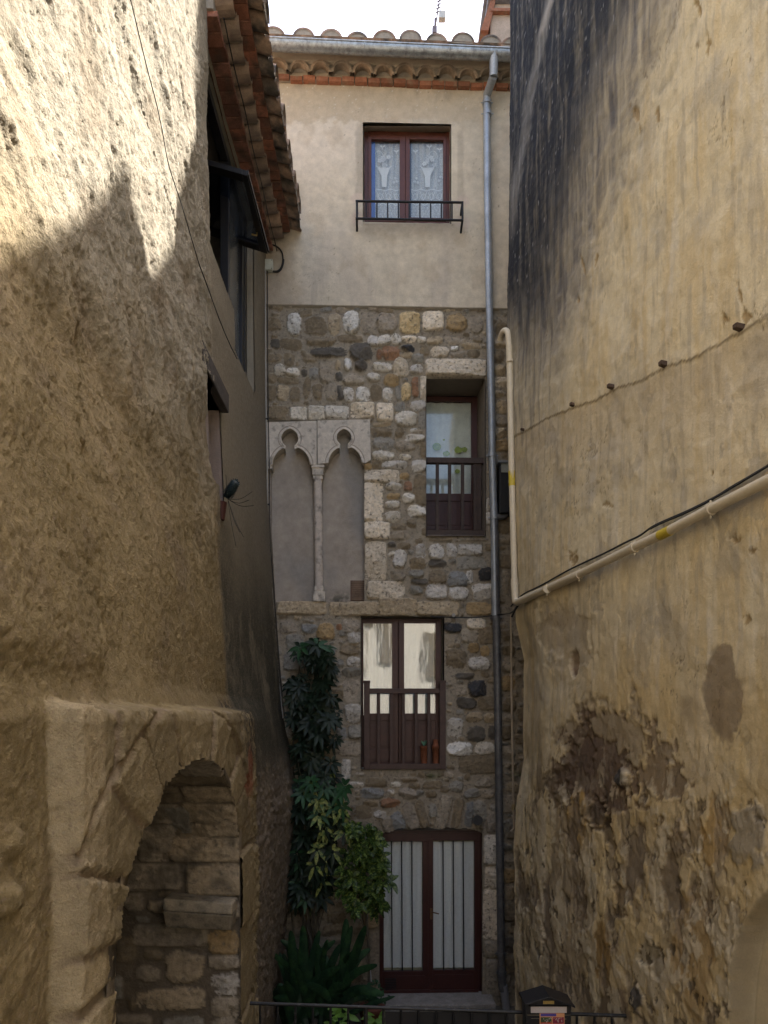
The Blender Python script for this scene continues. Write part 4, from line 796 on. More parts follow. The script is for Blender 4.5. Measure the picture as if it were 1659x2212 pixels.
# window recesses in the far part of the wall
def lrev(r, dep, m, cols, name):
    k = MB()
    for (y0, z0, y1, z1) in ((r[0], r[2], r[1], r[2]), (r[1], r[2], r[1], r[3]), (r[1], r[3], r[0], r[3]), (r[0], r[3], r[0], r[2])):
        nn = 14; A_ = [(y0+(y1-y0)*i/nn, z0+(z1-z0)*i/nn) for i in range(nn+1)]
        k.add([(lx(a, b)-.008, a, b) for a, b in A_]+[(-1.5-dep, a, b) for a, b in A_], [(i, i+1, nn+2+i, nn+1+i) for i in range(nn)], 0, False, cols)
    return k.build(name, m, LH)
lrev(O3, .38, M_plaster, (.24, .19, .16), 'small_window_reveal'); lrev((O1[0], O2[1], O2[2], O1[3]), .5, M_plaster, (.26, .23, .18), 'window_reveal')
k = MB(); k.add([(-1.83, O3[0]-.2, O3[2]-.1), (-1.83, O3[1]+.1, O3[2]-.1), (-1.83, O3[1]+.1, O3[3]+.1), (-1.83, O3[0]-.2, O3[3]+.1)], [(0, 1, 2, 3)], 0, False, (.33, .26, .23)); k.build('small_window_infill', M_plaster, LH)
k = MB(); k.box(-1.75, -1.375, O3[0]-.14, O3[1]+.06, O3[3]+.0, O3[3]+.17); k.build('wooden_lintel', mat('old_beam', (.045, .038, .034), .85, var=.3, vscale=9, bump=.006, bscale=30, stretch=(1, .2, 1)), LH, .01)
# the glazed opening: two bays, dark steel frame
k = MB(); xf = -1.56
ya, yb, z0, z1 = O1[0], O2[1], O2[2], O1[3]
for (a, b, c, d) in ((yb-.12, yb, z0, z1), (yb-.26, yb-.19, z0, z1-.05), (O1[1]-.03, O1[1]+.05, z0, z1), (ya, yb, z1-.09, z1), (O1[1], yb, z0, z0+.08), (ya, O1[1], O1[2], O1[2]+.07)): k.box(xf-.05, xf+.03, a, b, c, d)
M_steel = mat('dark_frame_paint', (.022, .020, .020), .4, .2, var=.15)
LWn = k.build('window', M_steel, LH, .004); LWn['label'] = 'dark framed window under the eaves, its pivot sash swung open'
k = MB(); k.box(xf-.012, xf-.006, O1[1]+.05, yb-.1, z0+.05, z1-.05); k.build('pane', mat('dusty_pane', (.12, .125, .12), .25, var=.2), LWn)
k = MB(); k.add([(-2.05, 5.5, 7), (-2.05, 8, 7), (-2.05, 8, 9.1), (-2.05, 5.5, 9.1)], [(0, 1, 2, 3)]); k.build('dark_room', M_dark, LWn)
# open sash: nearly level
A = at(578, 549, 7.55); Bp = at(534, 380, 6.43); nA = at(453, 509, 7.55); nB = at(449, 356, 6.43)
ey = (Bp-A); ex1 = (nA-A)
def sp2(s, t, h=0): return A+(Bp-A)*s+(nA-A)*(1-s)*t+(nB-Bp)*s*t+Vector((0, 0, h))
def sbar(k, s0, s1, t0, t1, h0=0, h1=.05): k.hexa([sp2(s0, t0, h0), sp2(s1, t0, h0), sp2(s1, t1, h0), sp2(s0, t1, h0), sp2(s0, t0, h1), sp2(s1, t0, h1), sp2(s1, t1, h1), sp2(s0, t1, h1)])
k = MB(); sbar(k, 0, 1, 0, .13); sbar(k, 0, .09, .13, 1.05); sbar(k, .91, 1, .13, 1.05); sbar(k, 0, 1, 1.05, 1.15); sbar(k, 0, 1, -.03, .0, .02, .06)
kk = k.build('open_sash', M_steel, LWn, .004)
k = MB(); sbar(k, .08, .92, .12, 1.06, .02, .026); k.build('sash_pane', glass_mat('sash_glass', (.5, .56, .66), 3), LWn)
k = MB(); p = sp2(.3, .10, -.01); k.tube([p, p+Vector((0, 0, -.03)), p+Vector((-.05, -.03, -.04))], .008, 6); k.build('brass_latch', mat('brass', (.6, .42, .14), .35, .9), LWn)
# eaves: brick, corbelled tiles, brick, roof tiles
YE = 8.46
k = MB(); y = 5.64
while y < YE:
    j = random.uniform(-.003, .003); k.box(-1.75, -1.35+j, y, y+.125, 9.10+j, 9.145+j, 0, tone((.24, .105, .07), .35)); y += .135
k.build('eave_brick_course', mat('dull_brick', (.20, .085, .055), .9, attr=True, var=.25, vscale=12, bump=.003, col2=(.12, .07, .05), c2scale=8, c2t=.55), LH, .003)
k = MB(); y = 5.64
while y < YE: j = random.uniform(-.003, .003); k.box(-1.75, -1.14+j, y, y+.125, 9.33+j, 9.375+j, 0, tone((.26, .11, .07), .35)); y += .135
k.build('eave_brick_course', mat('dull_brick', (.20, .085, .055), .9, attr=True, var=.25, vscale=12, bump=.003, col2=(.12, .07, .05), c2scale=8, c2t=.55), LH, .003)
k = MB(); y = 5.74; M_tileE = mat('eave_tile', (.30, .22, .16), .9, attr=True, var=.2, vscale=18, bump=.004, bscale=40, col2=(.15, .11, .09), c2scale=9, c2t=.55)
while y < YE+.02:
    R = .098; N = 9; A_, B_ = [], []; ti = random.uniform(-.012, .012)
    for i in range(N+1):
        a = math.pi*i/N; A_.append((-1.225+ti, y+R*math.cos(a), 9.32-R*.75*math.sin(a)-.0)); B_.append((-1.75, y+R*math.cos(a), 9.27-R*.9*math.sin(a)))
    Ai = [(-1.225+ti, p[1]+(y-p[1])*.16, p[2]+.016) for p in A_]
    c_ = tone(TE, .35); k.add(A_+B_, [(i, i+1, N+2+i, N+1+i) for i in range(N)], 0, False, c_); k.add(A_+Ai, [(i, i+1, N+2+i, N+1+i) for i in range(N)], 0, False, tone((.42, .33, .24), .1)); y += .205
k.build('eave_corbel_tiles', M_tileE, LH)
k = MB(); k.box(-1.8, -1.25, 5.62, YE, 9.29, 9.328); k.box(-1.8, -1.38, 5.62, YE, 9.146, 9.29); k.build('eave_mortar', M_mort, LH)
k = MB(); y = 5.72
while y < YE+.05:
    R = random.uniform(.088, .106); N = 12; zt_ = 9.425+random.uniform(-.012, .014); xo = -1.00+random.uniform(-.03, .03)
    for row in range(7):
        x0 = xo-row*.38; x1 = x0-.45; A_, B_ = [], []
        for i in range(N+1):
            a = math.pi*(i/N)*1.16-.25; A_.append((x0, y+R*math.cos(a), zt_+row*.38*.28+R*math.sin(a))); B_.append((x1, y+R*.82*math.cos(a), zt_+(row*.38+.45)*.28-.02+R*.8*math.sin(a)))
        k.add(A_+B_, [(i, i+1, N+2+i, N+1+i) for i in range(N)], 0, True, tone((.40, .28, .20), .35))
        if row == 0: k.add([(x0-.025, p[1], p[2]) for p in A_], [tuple(range(N+1))], 1)
    y += .205
k.build('eave_roof_tiles', [M_tileL, M_mort], LH)
k = MB()
y = 5.62
while y < YE:      # pan tiles between the covers
    N = 8; yc = y+.2; A_ = [(-1.01+random.uniform(-.01, .01), yc+.09*math.cos(math.pi+math.pi*i/N), 9.43+.06*math.sin(math.pi+math.pi*i/N)) for i in range(N+1)]; B_ = [(p[0]-2.6, p[1], p[2]+2.6*.28) for p in A_]
    k.add(A_+B_, [(i, i+1, N+2+i, N+1+i) for i in range(N)], 0, True, tone((.36, .25, .18), .3)); y += .205
k.build('eave_pan_tiles', M_tileL, LH)
k = MB(); k.add([(-1.17, 5.62, 9.378), (-1.17, YE+.02, 9.378), (-3.7, YE+.02, 10.1), (-3.7, 5.62, 10.1), (-1.19, 5.62, 9.44), (-1.19, YE+.02, 9.44), (-3.7, YE+.02, 10.2), (-3.7, 5.62, 10.2)], [(0, 1, 2, 3), (7, 6, 5, 4), (0, 4, 5, 1), (1, 5, 6, 2), (0, 3, 7, 4)]); k.build('roof_deck', M_mort, LH)
k = MB(); k.box(-4.5, -2.1, -2, 8.55, -.3, 9.6, 0, (.4, .33, .25)); k.box(-4.5, -1.62, -2, 5.6, 9.3, 13.2, 0, (.4, .33, .25)); k.box(-2.1, -1.62, 5.4, 5.55, 6.4, 13.2, 0, (.4, .33, .25)); k.box(-1.8, -1.44, 5.56, 5.66, 9.0, 13.2, 0, (.4, .35, .28)); k.box(-1.12, -1.035, 4.99, 5.06, -.3, 2.62, 0, (.20, .16, .11)); k.box(-2.1, -1.50, 7.8, 8.7, -.3, 9.12, 0, (.3, .25, .2)); k.box(-2.2, -1.62, -2, 5.4, 3.6, 13.2, 0, (.3, .25, .2)); k.build('inner_wall', M_plaster, LH)
# ============================================================ RIGHT HOUSE
RH = thing('right_house', (2.4, 5, 0), 'cream plastered house on the right with a black stain high on its corner', 'house')
A0 = np.array((1.26, 7.0)); DD = np.array((.230, -.973)); NN_ = np.array((-.973, -.230))
pof = [(-1, -.06), (2.1, -.06), (2.5, -.075), (3.0, -.15), (4.0, -.16), (4.4, -.07), (5.3, -.05), (7.4, .02), (9, -.005), (13, -.02)]
def roff(s, z): return prof(pof, z)*ss(.8, 0, s)
def RP(s, z, o=0): t = float(roff(np.array(s), np.array(z)))+o; return Vector((A0[0]+DD[0]*s+NN_[0]*t, A0[1]+DD[1]*s+NN_[1]*t, z))
def RWs(x, y, o=0):
    dx = (x-CX)/FPX; dz = (CY-y)/FPX; s = .5; z = 3
    for _ in range(12):
        off = o+float(roff(np.array(s), np.array(z))); a = A0+NN_*off; t = (a[0]*DD[1]-a[1]*DD[0])/(dx*DD[1]-DD[0]); s = (dx*t-a[0])/DD[0]; s = max(-1, s); z = EYE+dz*t
    return s, z
def RW(x, y, o=0):
    dx = (x-CX)/FPX; s, z = RWs(x, y, o); return RP(s, z, o)
s_ = [0]
while s_[-1] < 9: s_.append(s_[-1]+(.0125-.002*s_[-1] if s_[-1] < 3.6 else .05+.02*(s_[-1]-3.6)))
s_ = np.array(s_); zs = np.concatenate([np.arange(-.35, 9.0, .0125), np.arange(9.0, 10.9, .016)]); RS, RZ = np.meshgrid(s_, zs); RO = roff(RS, RZ)
RX = A0[0]+DD[0]*RS+NN_[0]*RO; RY = A0[1]+DD[1]*RS+NN_[1]*RO; PX, PY = pj(RX, np.maximum(RY, .4), RZ)
q1 = fbm(RS*1.2, RZ*1.2, 4, 301); q2 = fbm(RS*5, RZ*5, 5, 311); q3 = fbm(RS*17, RZ*17, 4, 321, .6); st = fbm(RS*5, RZ*.55, 5, 331, .6); st2 = fbm(RS*15, RZ*1.2, 4, 341, .6)
Dr = .022*q1+.009*q2+.004*q3
Cr = np.ones(RS.shape+(3,))*np.array((.70, .60, .41)); Cr *= (1+.08*q1+.07*q2+.10*st+.05*st2)[..., None]
Cr = mixc(Cr, (.56, .42, .21), ss(.0, .45, st+.5*q1+.25*ss(1000, 1500, PY))*.5)            # ochre washes down the plaster
Cr = mixc(Cr, (.40, .35, .27), ss(.05, .4, st2+.4*q2)*.5); Cr = mixc(Cr, (.72, .65, .52), ss(.1, .45, fbm(RS*6, RZ*.8, 5, 345, .65)-.2*q1)*.6); Cr = mixc(Cr, (.37, .34, .29), ss(.05, .4, fbm(RS*2.4, RZ*1.6, 5, 346, .6))*.40)
Cr = mixc(Cr, (.34, .31, .27), ss(1330, 1120, PX+40*st)*ss(1350, 500, PY)*.30)
Cr = mixc(Cr, (.55, .38, .14), ss(1250, 1600, PY+120*q1)*ss(1120, 1350, PX)*.45)
Cr = mixc(Cr, (.36, .28, .17), ss(1320, 1500, PY+90*q1)*ss(.0, .5, fbm(RS*2.1, RZ*2.1, 5, 351))*.6)
# black soot left by the rain along the old roof line
xl = 1104; cen = np.interp(PY, [-400, 0, 150, 400, 600, 760], [1420, 1285, 1235, 1165, 1120, 1090]); dxs = (PX-cen)+26*st2+24*q2
soot = ss(120, 15, dxs+18*q3)*ss(860, 560, PY+40*st)
soot2 = ss(110, 0, PX-np.interp(PY, [-400, 0, 400, 700, 900], [1520, 1405, 1285, 1190, 1125])+70*st2+70*q2+25*q3)*ss(1000, 620, PY+60*st)
soot3 = ss(-.05, .35, st2+.5*st)*ss(1300, 1110, PX)*ss(1180, 800, PY)
Cr = mixc(Cr, (.22, .205, .185), soot3*.55)
Cr = mixc(Cr, (.135, .125, .12), np.clip(soot2*(.70+.7*st2), 0, 1))
Cr = mixc(Cr, (.028, .030, .036), np.clip(soot*(.92+.5*st2+.25*q3), 0, 1))
lite = ss(14, 3, np.abs(PX-np.interp(PY, [-100, 0, 150, 420, 520], [1205, 1186, 1155, 1112, 1104])+9*q2))*ss(560, 430, PY)*(.35+.5*ss(-.2, .5, st2)); Cr = mixc(Cr, (.30, .28, .25), lite)
lite = ss(8, 1, np.abs(PX-np.interp(PY, [0, 70, 110], [1190, 1168, 1160])))*ss(85, 60, PY)*.7; Cr = mixc(Cr, (.42, .38, .33), lite)
sc_ = ss(.72, .8, fbm(RS*60, RZ*14, 1, 363))*soot; Cr = mixc(Cr, (.34, .33, .32), sc_*.8)
# the crack line between the pegs
pegs = [RWs(*p) for p in ((1100, 946), (1138, 929), (1175, 905), (1248, 877), (1290, 862), (1331, 837), (1380, 822), (1445, 789), (1500, 772), (1560, 738), (1612, 709), (1700, 650))]
cz = np.interp(RS, [p[0] for p in pegs], [p[1] for p in pegs])+.02*fbm(RS*9, RS*0, 4, 371); dcr = RZ-cz
Dr -= .006*ss(0, .012, -dcr)*ss(.6, .0, -dcr)*ss(3.8, 3.2, RS); line_ = ss(.012, .002, np.abs(dcr+.004))*ss(-.5, .1, q3+.3); Cr = mixc(Cr, (.16, .12, .08), line_*.75)
Cr = mixc(Cr, (.42, .32, .20), ss(0, .05, -dcr)*ss(.9, .1, -dcr+.2*st)*.35)
def blob(cx_, cy_, rx, ry, col, a=.8, n=.5, rec=0, ed=.25, rot=0):
    global Cr, Dr
    dx, dy = PX-cx_, PY-cy_; c_, s__ = math.cos(rot), math.sin(rot); r_ = np.hypot((dx*c_+dy*s__)/rx, (-dx*s__+dy*c_)/ry)+n*1.3*fbm(PX/rx*.9+cx_, PY/ry*1.3, 4, 501, .6)+n*q3*.4; m = ss(1, 1-ed, r_)
    Cr = mixc(Cr, col, m*a); Dr = Dr-rec*m
blob(1560, 1500, 44, 118, (.24, .18, .12), .75, .2, .002, .15, -.06)
blob(1237, 1432, 11, 34, (.20, .13, .09), .9, .3, .03, .3); blob(1220, 1380, 60, 75, (.36, .29, .20), .55, .6, .006)
blob(1200, 1330, 40, 40, (.36, .29, .20), .4, .8, .004)
blob(1300, 1640, 110, 150, (.30, .24, .165), .75, .7, .008); blob(1285, 1655, 75, 92, (.135, .09, .065), .85, .9, .010, .12); blob(1245, 1640, 34, 80, (.13, .09, .065), .8, 1.0, .008, .12); blob(1205, 1700, 24, 45, (.12, .085, .06), .8, 1.0, .008, .12)
blob(1420, 1665, 50, 80, (.17, .12, .08), .75, 1.0, .008, .12); blob(1345, 1680, 14, 20, (.06, .06, .062), .9, .3, -.03)
blob(1246, 1768, 22, 78, (.40, .25, .07), .85, .25, -.01, .12, .05); blob(1290, 1760, 30, 30, (.09, .065, .05), .8, .8, .02); blob(1315, 1800, 16, 40, (.08, .06, .045), .7, .7, .02, .3, -.2)
blob(1465, 1810, 20, 40, (.24, .17, .10), .8, .4, -.015); blob(1500, 1790, 26, 60, (.15, .11, .07), .6, .7, .01); blob(1545, 1800, 30, 90, (.36, .22, .07), .7, .6, .006)
blob(1620, 1800, 45, 80, (.28, .245, .19), .75, .5, -.012, .2); blob(1300, 2060, 22, 78, (.26, .155, .05), .85, .25, .0, .15, -.05); blob(1310, 2170, 15, 60, (.33, .20, .06), .8, .4)
blob(1395, 2060, 26, 26, (.09, .07, .05), .85, .6, .02); blob(1375, 2160, 16, 30, (.055, .055, .06), .9, .5, -.02); blob(1420, 2080, 16, 40, (.10, .075, .05), .8, .6, .015); blob(1340, 1945, 20, 40, (.13, .09, .06), .7, .7, .012)
blob(1215, 2000, 60, 240, (.25, .19, .125), .6, .6, .006); blob(1500, 2050, 50, 160, (.34, .22, .09), .65, .5, .005); blob(1265, 1980, 18, 50, (.17, .11, .06), .7, .5, .01)
blob(1340, 2185, 24, 50, (.20, .145, .11), .7, .4)
for (x, y, rx, ry) in ((1506, 15, 6, 22), (1530, 100, 7, 18), (1375, 245, 8, 28), (1420, 250, 4, 24), (1600, 640, 4, 40), (1612, 690, 10, 20), (1565, 690, 8, 14), (1627, 1190, 8, 9), (1540, 1025, 4, 6), (1610, 1340, 9, 14), (1260, 575, 3, 22), (1250, 650, 3, 10), (1290, 560, 3, 14), (1700, 1420, 10, 12), (1240, 1205, 10, 16), (1590, 1165, 16, 10), (1310, 1090, 10, 5)):
    blob(x, y, rx, ry, (.34, .24, .12), .8, 1.1, .010, .4, random.uniform(-.3, .3))
pit = ss(.60, .72, fbm(RS*24, RZ*20, 2, 381))*ss(-.2, .3, q1); Cr = mixc(Cr, (.30, .21, .12), pit*.5); Dr -= .004*pit
low = ss(1500, 1800, PY); Dr += low*(.006*q2+.003*q3+.002*st2+.012*np.maximum(0, fbm(RS*2.6, RZ*3.2, 3, 399)))*.7; Cr *= (1-.12*low*ss(0, .4, q3))[..., None]
pn0 = fbm(RS*2.6, RZ*1.5, 6, 391, .62)+.10*st2; peel = ss(.06, .075, pn0)*low*ss(1660, 1600, PX); Dr -= .007*peel; Cr = mixc(Cr, (.29, .235, .165), peel*.6)
p2 = ss(.20, .215, pn0)*low*ss(1660, 1600, PX); Dr -= .008*p2; Cr = mixc(Cr, (.20, .155, .11), p2*.65)
p3 = ss(.10, .12, fbm(RS*3.5+5, RZ*2.1, 6, 397, .62))*low*ss(1660, 1600, PX)*(1-p2); Dr += .004*p3; Cr = mixc(Cr, (.56, .48, .34), p3*.65)
p4 = ss(.30, .33, fbm(RS*7, RZ*5, 5, 398, .6))*low; Dr -= .009*p4; Cr = mixc(Cr, (.10, .085, .07), p4*.7)
ckn = fbm(RS*1.6, RZ*1.2, 6, 411, .6); ck = ss(.008, .0, np.abs(ckn-.11))*ss(-.1, .2, fbm(RS*1.2, RZ*1.2, 2, 412)); Dr -= .004*ck; Cr = mixc(Cr, (.17, .13, .09), ck*.7)
p5 = ss(.27, .28, fbm(RS*2.0+3, RZ*1.6, 6, 413, .6))*ss(1640, 1300, PY)*ss(700, 900, PY); Dr -= .003*p5; Cr = mixc(Cr, (.42, .37, .29), p5*.5)
cr1 = ss(.010, .002, np.abs(RS-RWs(1530, 700)[0]-.03*fbm(RZ*5, RZ*0, 4, 395)))*ss(700, 600, PY)*0
# shallow arched niche, filled with smooth plaster
ax, ay = [1700, 1659, 1640, 1610, 1590, 1578, 1573, 1570], [1905, 1925, 1945, 1990, 2040, 2100, 2160, 2230]
aps = [RWs(a, b) for a, b in zip(ax, ay)]; aS = [p[0] for p in aps][::-1]; aZ = [p[1] for p in aps][::-1]
ztop = np.interp(RS, aS+[aS[-1]+.8, aS[-1]+1.4, aS[-1]+2.0], aZ+[aZ[-1]+.05, aZ[-1]-.4, -1]); ins = (RS > aS[0]) & (RZ < ztop)
dist = np.minimum(ztop-RZ, (RS-np.interp(RZ, aZ, aS))*1.2); mi_ = ss(0, .03, dist)*ins
ring = ss(.13, .10, -dist*1.0+.03*q2)*(dist < 0)*(RS > aS[0]-.15)*(RZ < ztop+.16)
Dr = Dr*(1-mi_)+mi_*(-.16+.004*q1); Cr = mixc(Cr, (.64, .54, .36), mi_*.95); Cr = mixc(Cr, (.20, .16, .10), ss(.05, 0, np.abs(dist-.01))*.7)
PRr = np.stack([RX+NN_[0]*Dr, RY+NN_[1]*Dr, RZ], -1)
grid_obj('plastered_wall', PRr, Cr, mat('old_plaster', rough=.95, attr=True, var=.08, vscale=10, bump=.0055, bscale=95, spec=.2), RH)
# return of the wall round its far corner, and the mass behind
Tg, Zg = np.meshgrid(np.arange(0, 1.7, .03), np.arange(-.35, 10.9, .03)); o_ = roff(Zg*0, Zg); xg = A0[0]+NN_[0]*o_+Tg*.93; yg = A0[1]+NN_[1]*o_+Tg*.35; n_ = fbm(Tg*4, Zg*4, 4, 401)
grid_obj('return_wall', np.stack([xg, yg+.02*n_*(Tg > .01), Zg], -1), np.ones(Tg.shape+(3,))*np.array((.30, .25, .18))*(1+.2*n_)[..., None], M_plaster, RH)
k = MB()
def rmass(s0, s1, z0, z1, o0, o1, col=(.5, .42, .3)): k.hexa([RP(s0, 20, 0)*0+Vector((A0[0]+DD[0]*s+NN_[0]*o, A0[1]+DD[1]*s+NN_[1]*o, z)) for z in (z0, z1) for (s, o) in ((s0, o0), (s1, o0), (s1, o1), (s0, o1))], 0, col)
rmass(.25, 9, -.3, 10.87, -.30, -4); k.build('inner_wall', M_plaster, RH)
k = MB(); k.box(2.55, 6, 7.3, 9.5, -.3, 10.85, 0, (.35, .3, .22)); k.build('side_wall', M_plaster, RH)
# added unseen slab above the house, outline cut to throw the left wall's shadow edge
XBk = 2.45; prof_pts = []
for (x, y) in ((-60, 590), (0, 565), (60, 548), (110, 520), (160, 478), (205, 442), (235, 410), (255, 375), (272, 392), (290, 432), (308, 480), (318, 530), (332, 588), (350, 560), (368, 540), (384, 520), (386, 450), (400, 360), (418, 290), (433, 235), (434, 120), (434, 0)):
    p = LW(x, y); t = (XBk-p.x)/SUN.x; q = p+SUN*t; prof_pts.append((q.y, q.z))
mono = [prof_pts[0]]
for p in prof_pts[1:]: mono.append((max(p[0], mono[-1][0]+.015), p[1]))
mono = [(mono[0][0]-6, mono[0][1]-.9), (mono[0][0]-2.2, mono[0][1]-.5)]+mono+[(mono[-1][0]+.02, mono[-1][1]+1.6), (mono[-1][0]+4, mono[-1][1]+1.6)]
print('shadow profile', [(round(a, 2), round(b, 2)) for a, b in mono])
poly = [(mono[0][0], 10.5)]+mono+[(mono[-1][0], 10.5)]
k = MB(); k.prism([Vector((XBk, a, b)) for a, b in poly], [Vector((XBk+.22, a, b)) for a, b in poly], 0, False, (.5, .42, .3)); k.build('shadow_slab', M_plaster, RH)
# ============================================================ house behind the photographer (seen only as a reflection and as bounced light)
BH = thing('opposite_house', (0, -3.8, 0), 'pale shuttered house mirrored in the middle window panes', 'house')
k = MB(); k.box(-9, 10, -6.1, -5.5, -.3, 8.2, 0, (.55, .52, .47)); k.build('wall', M_plaster, BH)
for (x, z, w_, h_) in ((-2.3, 1.2, .9, 1.6), (1.9, 1.2, .9, 1.6), (-.35, 5.0, .55, 1.35), (.75, 5.3, .35, 1.7), (.2, 6.55, .3, .25), (-1.9, 4.6, .8, 1.6), (2.2, 4.8, .8, 1.5), (-3.0, 5.0, .8, 1.4), (2.6, 4.3, .8, 1.4)):
    k = MB(); k.box(x, x+w_, -5.5, -5.44, z, z+h_); k.build('shutter', mat('brown_shutter', (.12, .09, .06), .6), BH)
# ============================================================ THINGS ON THE WALLS
def one(name, k, m, label, cat, group=None, bevel=0): o = k.build(name, m, None, bevel); return tag(o, label, cat, group)
M_cream = mat('cream_pipe_paint', (.62, .54, .40), .45, var=.06, vscale=6)
GP = thing('gas_pipe', RW(1114, 1303, .05), 'cream pipe dropping down the corner and rising diagonally across the right wall', 'pipe')
vtop = [at(1081, 735, 7.12), at(1083, 724, 7.08), at(1089, 714, 7.0), at(1096, 716, 6.97), at(1099, 728, 6.95)]
vert = [at(1101, 800, 6.95), at(1105, 1000, 6.93), at(1111, 1250, 6.92)]; cor = at(1113.5, 1303, 6.90)
dg = [RW(1251, 1241, .055), RW(1371, 1182, .055), RW(1437, 1151, .055), RW(1535, 1100, .055), RW(1659, 1038, .055), RW(1800, 966, .055)]
k = MB(); k.tube(smooth_path(vtop+vert[:1], 2)+vert[1:]+[cor], .031, 14); k.build('upright_pipe', M_cream, GP)
k = MB(); k.tube(bent([vert[-1], cor, dg[0]], .07), .036, 14); k.build('elbow', M_cream, GP)
k = MB(); k.tube([cor+(dg[0]-cor)*.05]+dg, .031, 14); k.build('rising_pipe', M_cream, GP)
def ring_at(p, d, r, h, m, name, par, peg=None):
    k = MB(); d = d.normalized(); k.tube([p-d*h, p+d*h], r, 14)
    if peg is not None: k.tube([p+Vector((0, 0, .05)), p+Vector((0, 0, -.055))], .006, 6); k.tube([p, p+peg], .008, 6)
    return k.build(name, m, par)
nv = Vector((-NN_[0], -NN_[1], 0))*.08
for (x, y) in ((1181, 1273), (1251, 1241), (1371, 1182), (1535, 1100)):
    p = RW(x, y, .055); ring_at(p, dg[3]-dg[0], .038, .012, M_cream, 'pipe_clip', GP, nv)
for y in (780, 1040, 1262):
    x = np.interp(y, [800, 1000, 1250], [1101, 1105, 1111]); p = at(x, y, 6.94); ring_at(p, Vector((0, 0, 1)), .036, .012, M_cream, 'pipe_clip', GP, Vector((.09, 0, 0)))
M_yel = mat('yellow_tape', (.55, .42, .05), .5)
ring_at(at(1105.7, 1034, 6.93), vert[1]-vert[0], .0328, .075, M_yel, 'yellow_band', GP); ring_at(RW(1437, 1151, .055), dg[3]-dg[0], .0328, .055, M_yel, 'yellow_band', GP)
k = MB(); cp = [(1104, 1310), (1123, 1286), (1171, 1264), (1205, 1244), (1240, 1225), (1313, 1192), (1350, 1172), (1382, 1158), (1405, 1140), (1426, 1129), (1484, 1105), (1546, 1074), (1580, 1052), (1612, 1034), (1659, 1006), (1740, 955)]
k.tube(smooth_path([RW(x, y, .02) for x, y in cp], 2), .0075, 6); k.tube(smooth_path([RW(x, y+2+random.uniform(-1, 1), .028) for x, y in cp[8:]], 2), .006, 6)
one('cable', k, mat('black_cable', (.02, .02, .02), .6), 'black cable sagging just above the diagonal cream pipe on the right wall', 'cable')
k = MB(); k.tube(smooth_path([F(930, 1332, .07), F(985, 1334, .08), F(1035, 1334, .09), F(1090, 1326, .1), at(1105, 1325, 7.2), at(1114, 1312, 6.95)], 2), .007, 6); k.tube(smooth_path([at(1106, 1332, 7.0), at(1111, 1320, 6.93), at(1120, 1306, 6.9)], 2), .012, 6)
one('cable', k, MATS['black_cable'], 'short black cable crossing from the middle window lintel to the corner of the right house', 'cable')
TP = thing('thin_pipe', at(1109, 1797, 7.6), 'thin pale conduit with a small tap, upright in the corner beside the big downpipe', 'pipe')
Yt = 7.9; k = MB(); k.tube(bent([at(1104, 1328, Yt), at(1105, 1500, Yt), at(1110, 1790, Yt), at(1103, 1796, Yt)], .03), .012, 8); k.build('conduit', mat('beige_conduit', (.42, .34, .25), .5, var=.1), TP)
for y in (1458, 1650, 1732, 1765): ring_at(at(1105+(y-1500)*.0172, y, Yt), Vector((0, 0, 1)), .02, .01, MATS['beige_conduit'], 'clip', TP, Vector((0, .12, 0)))
k = MB(); p = at(1109.5, 1743, Yt); k.tube([p-Vector((0, 0, .03)), p+Vector((0, 0, .03))], .024, 8); k.tube([p, p+Vector((.04, -.02, 0))], .01, 6); k.build('tap', mat('old_brass', (.40, .32, .18), .5, .6), TP)
# pegs
M_peg = mat('rusty_peg', (.085, .055, .038), .9, var=.3, vscale=25, bump=.004, bscale=60)
for i, (x, y, sz, lb) in enumerate(((1138, 930, .035, 'small rusty peg in the cracked line, nearest the dark corner'), (1248, 877, .042, 'rusty peg in the cracked line, second from the dark corner'), (1331, 838, .045, 'rusty peg at the middle of the cracked line on the right wall'), (1447, 790, .052, 'larger rusty peg in the cracked line, second from the right edge'), (1611, 711, .05, 'large rusty peg beside the broken plaster near the right edge'))):
    k = MB(); b = RW(x, y, -.03); n_ = Vector((NN_[0], NN_[1], 0)); t_ = Vector((DD[0], DD[1], 0)); r = sz*.45
    pts = [b+t_*a*r*random.uniform(.8, 1.1)+Vector((0, 0, c*r*.8*random.uniform(.8, 1.1))) for a, c in ((-1, -1), (1, -1), (1, 1), (-1, 1))]; tip = n_*(.04+sz*.7)+Vector((0, 0, .01)); k.hexa(pts+[p+tip-(p-b)*.15 for p in pts])
    one('peg', k, M_peg, lb, 'peg', 'pegs along the crack', .006)
# meter box in the dark corner
MBx = thing('meter_box', F(1092, 1110, .05), 'black box with a pale window at its top, half hidden behind the cream pipe', 'box')
k = MB(); fb(k, 1079, 1106, 1003, 1108, .16, -.02); k.build('case', mat('black_plastic', (.012, .012, .013), .5), MBx, .01)
k = MB(); fb(k, 1077, 1108, 994, 999, .19, -.02); k.build('lid', mat('grey_lid', (.20, .21, .22), .5), MBx, .004); k = MB(); fb(k, 1083, 1104, 1001, 1020, .168, .15); k.build('viewing_window', mat('frosted_pane', (.28, .29, .26), .4), MBx)
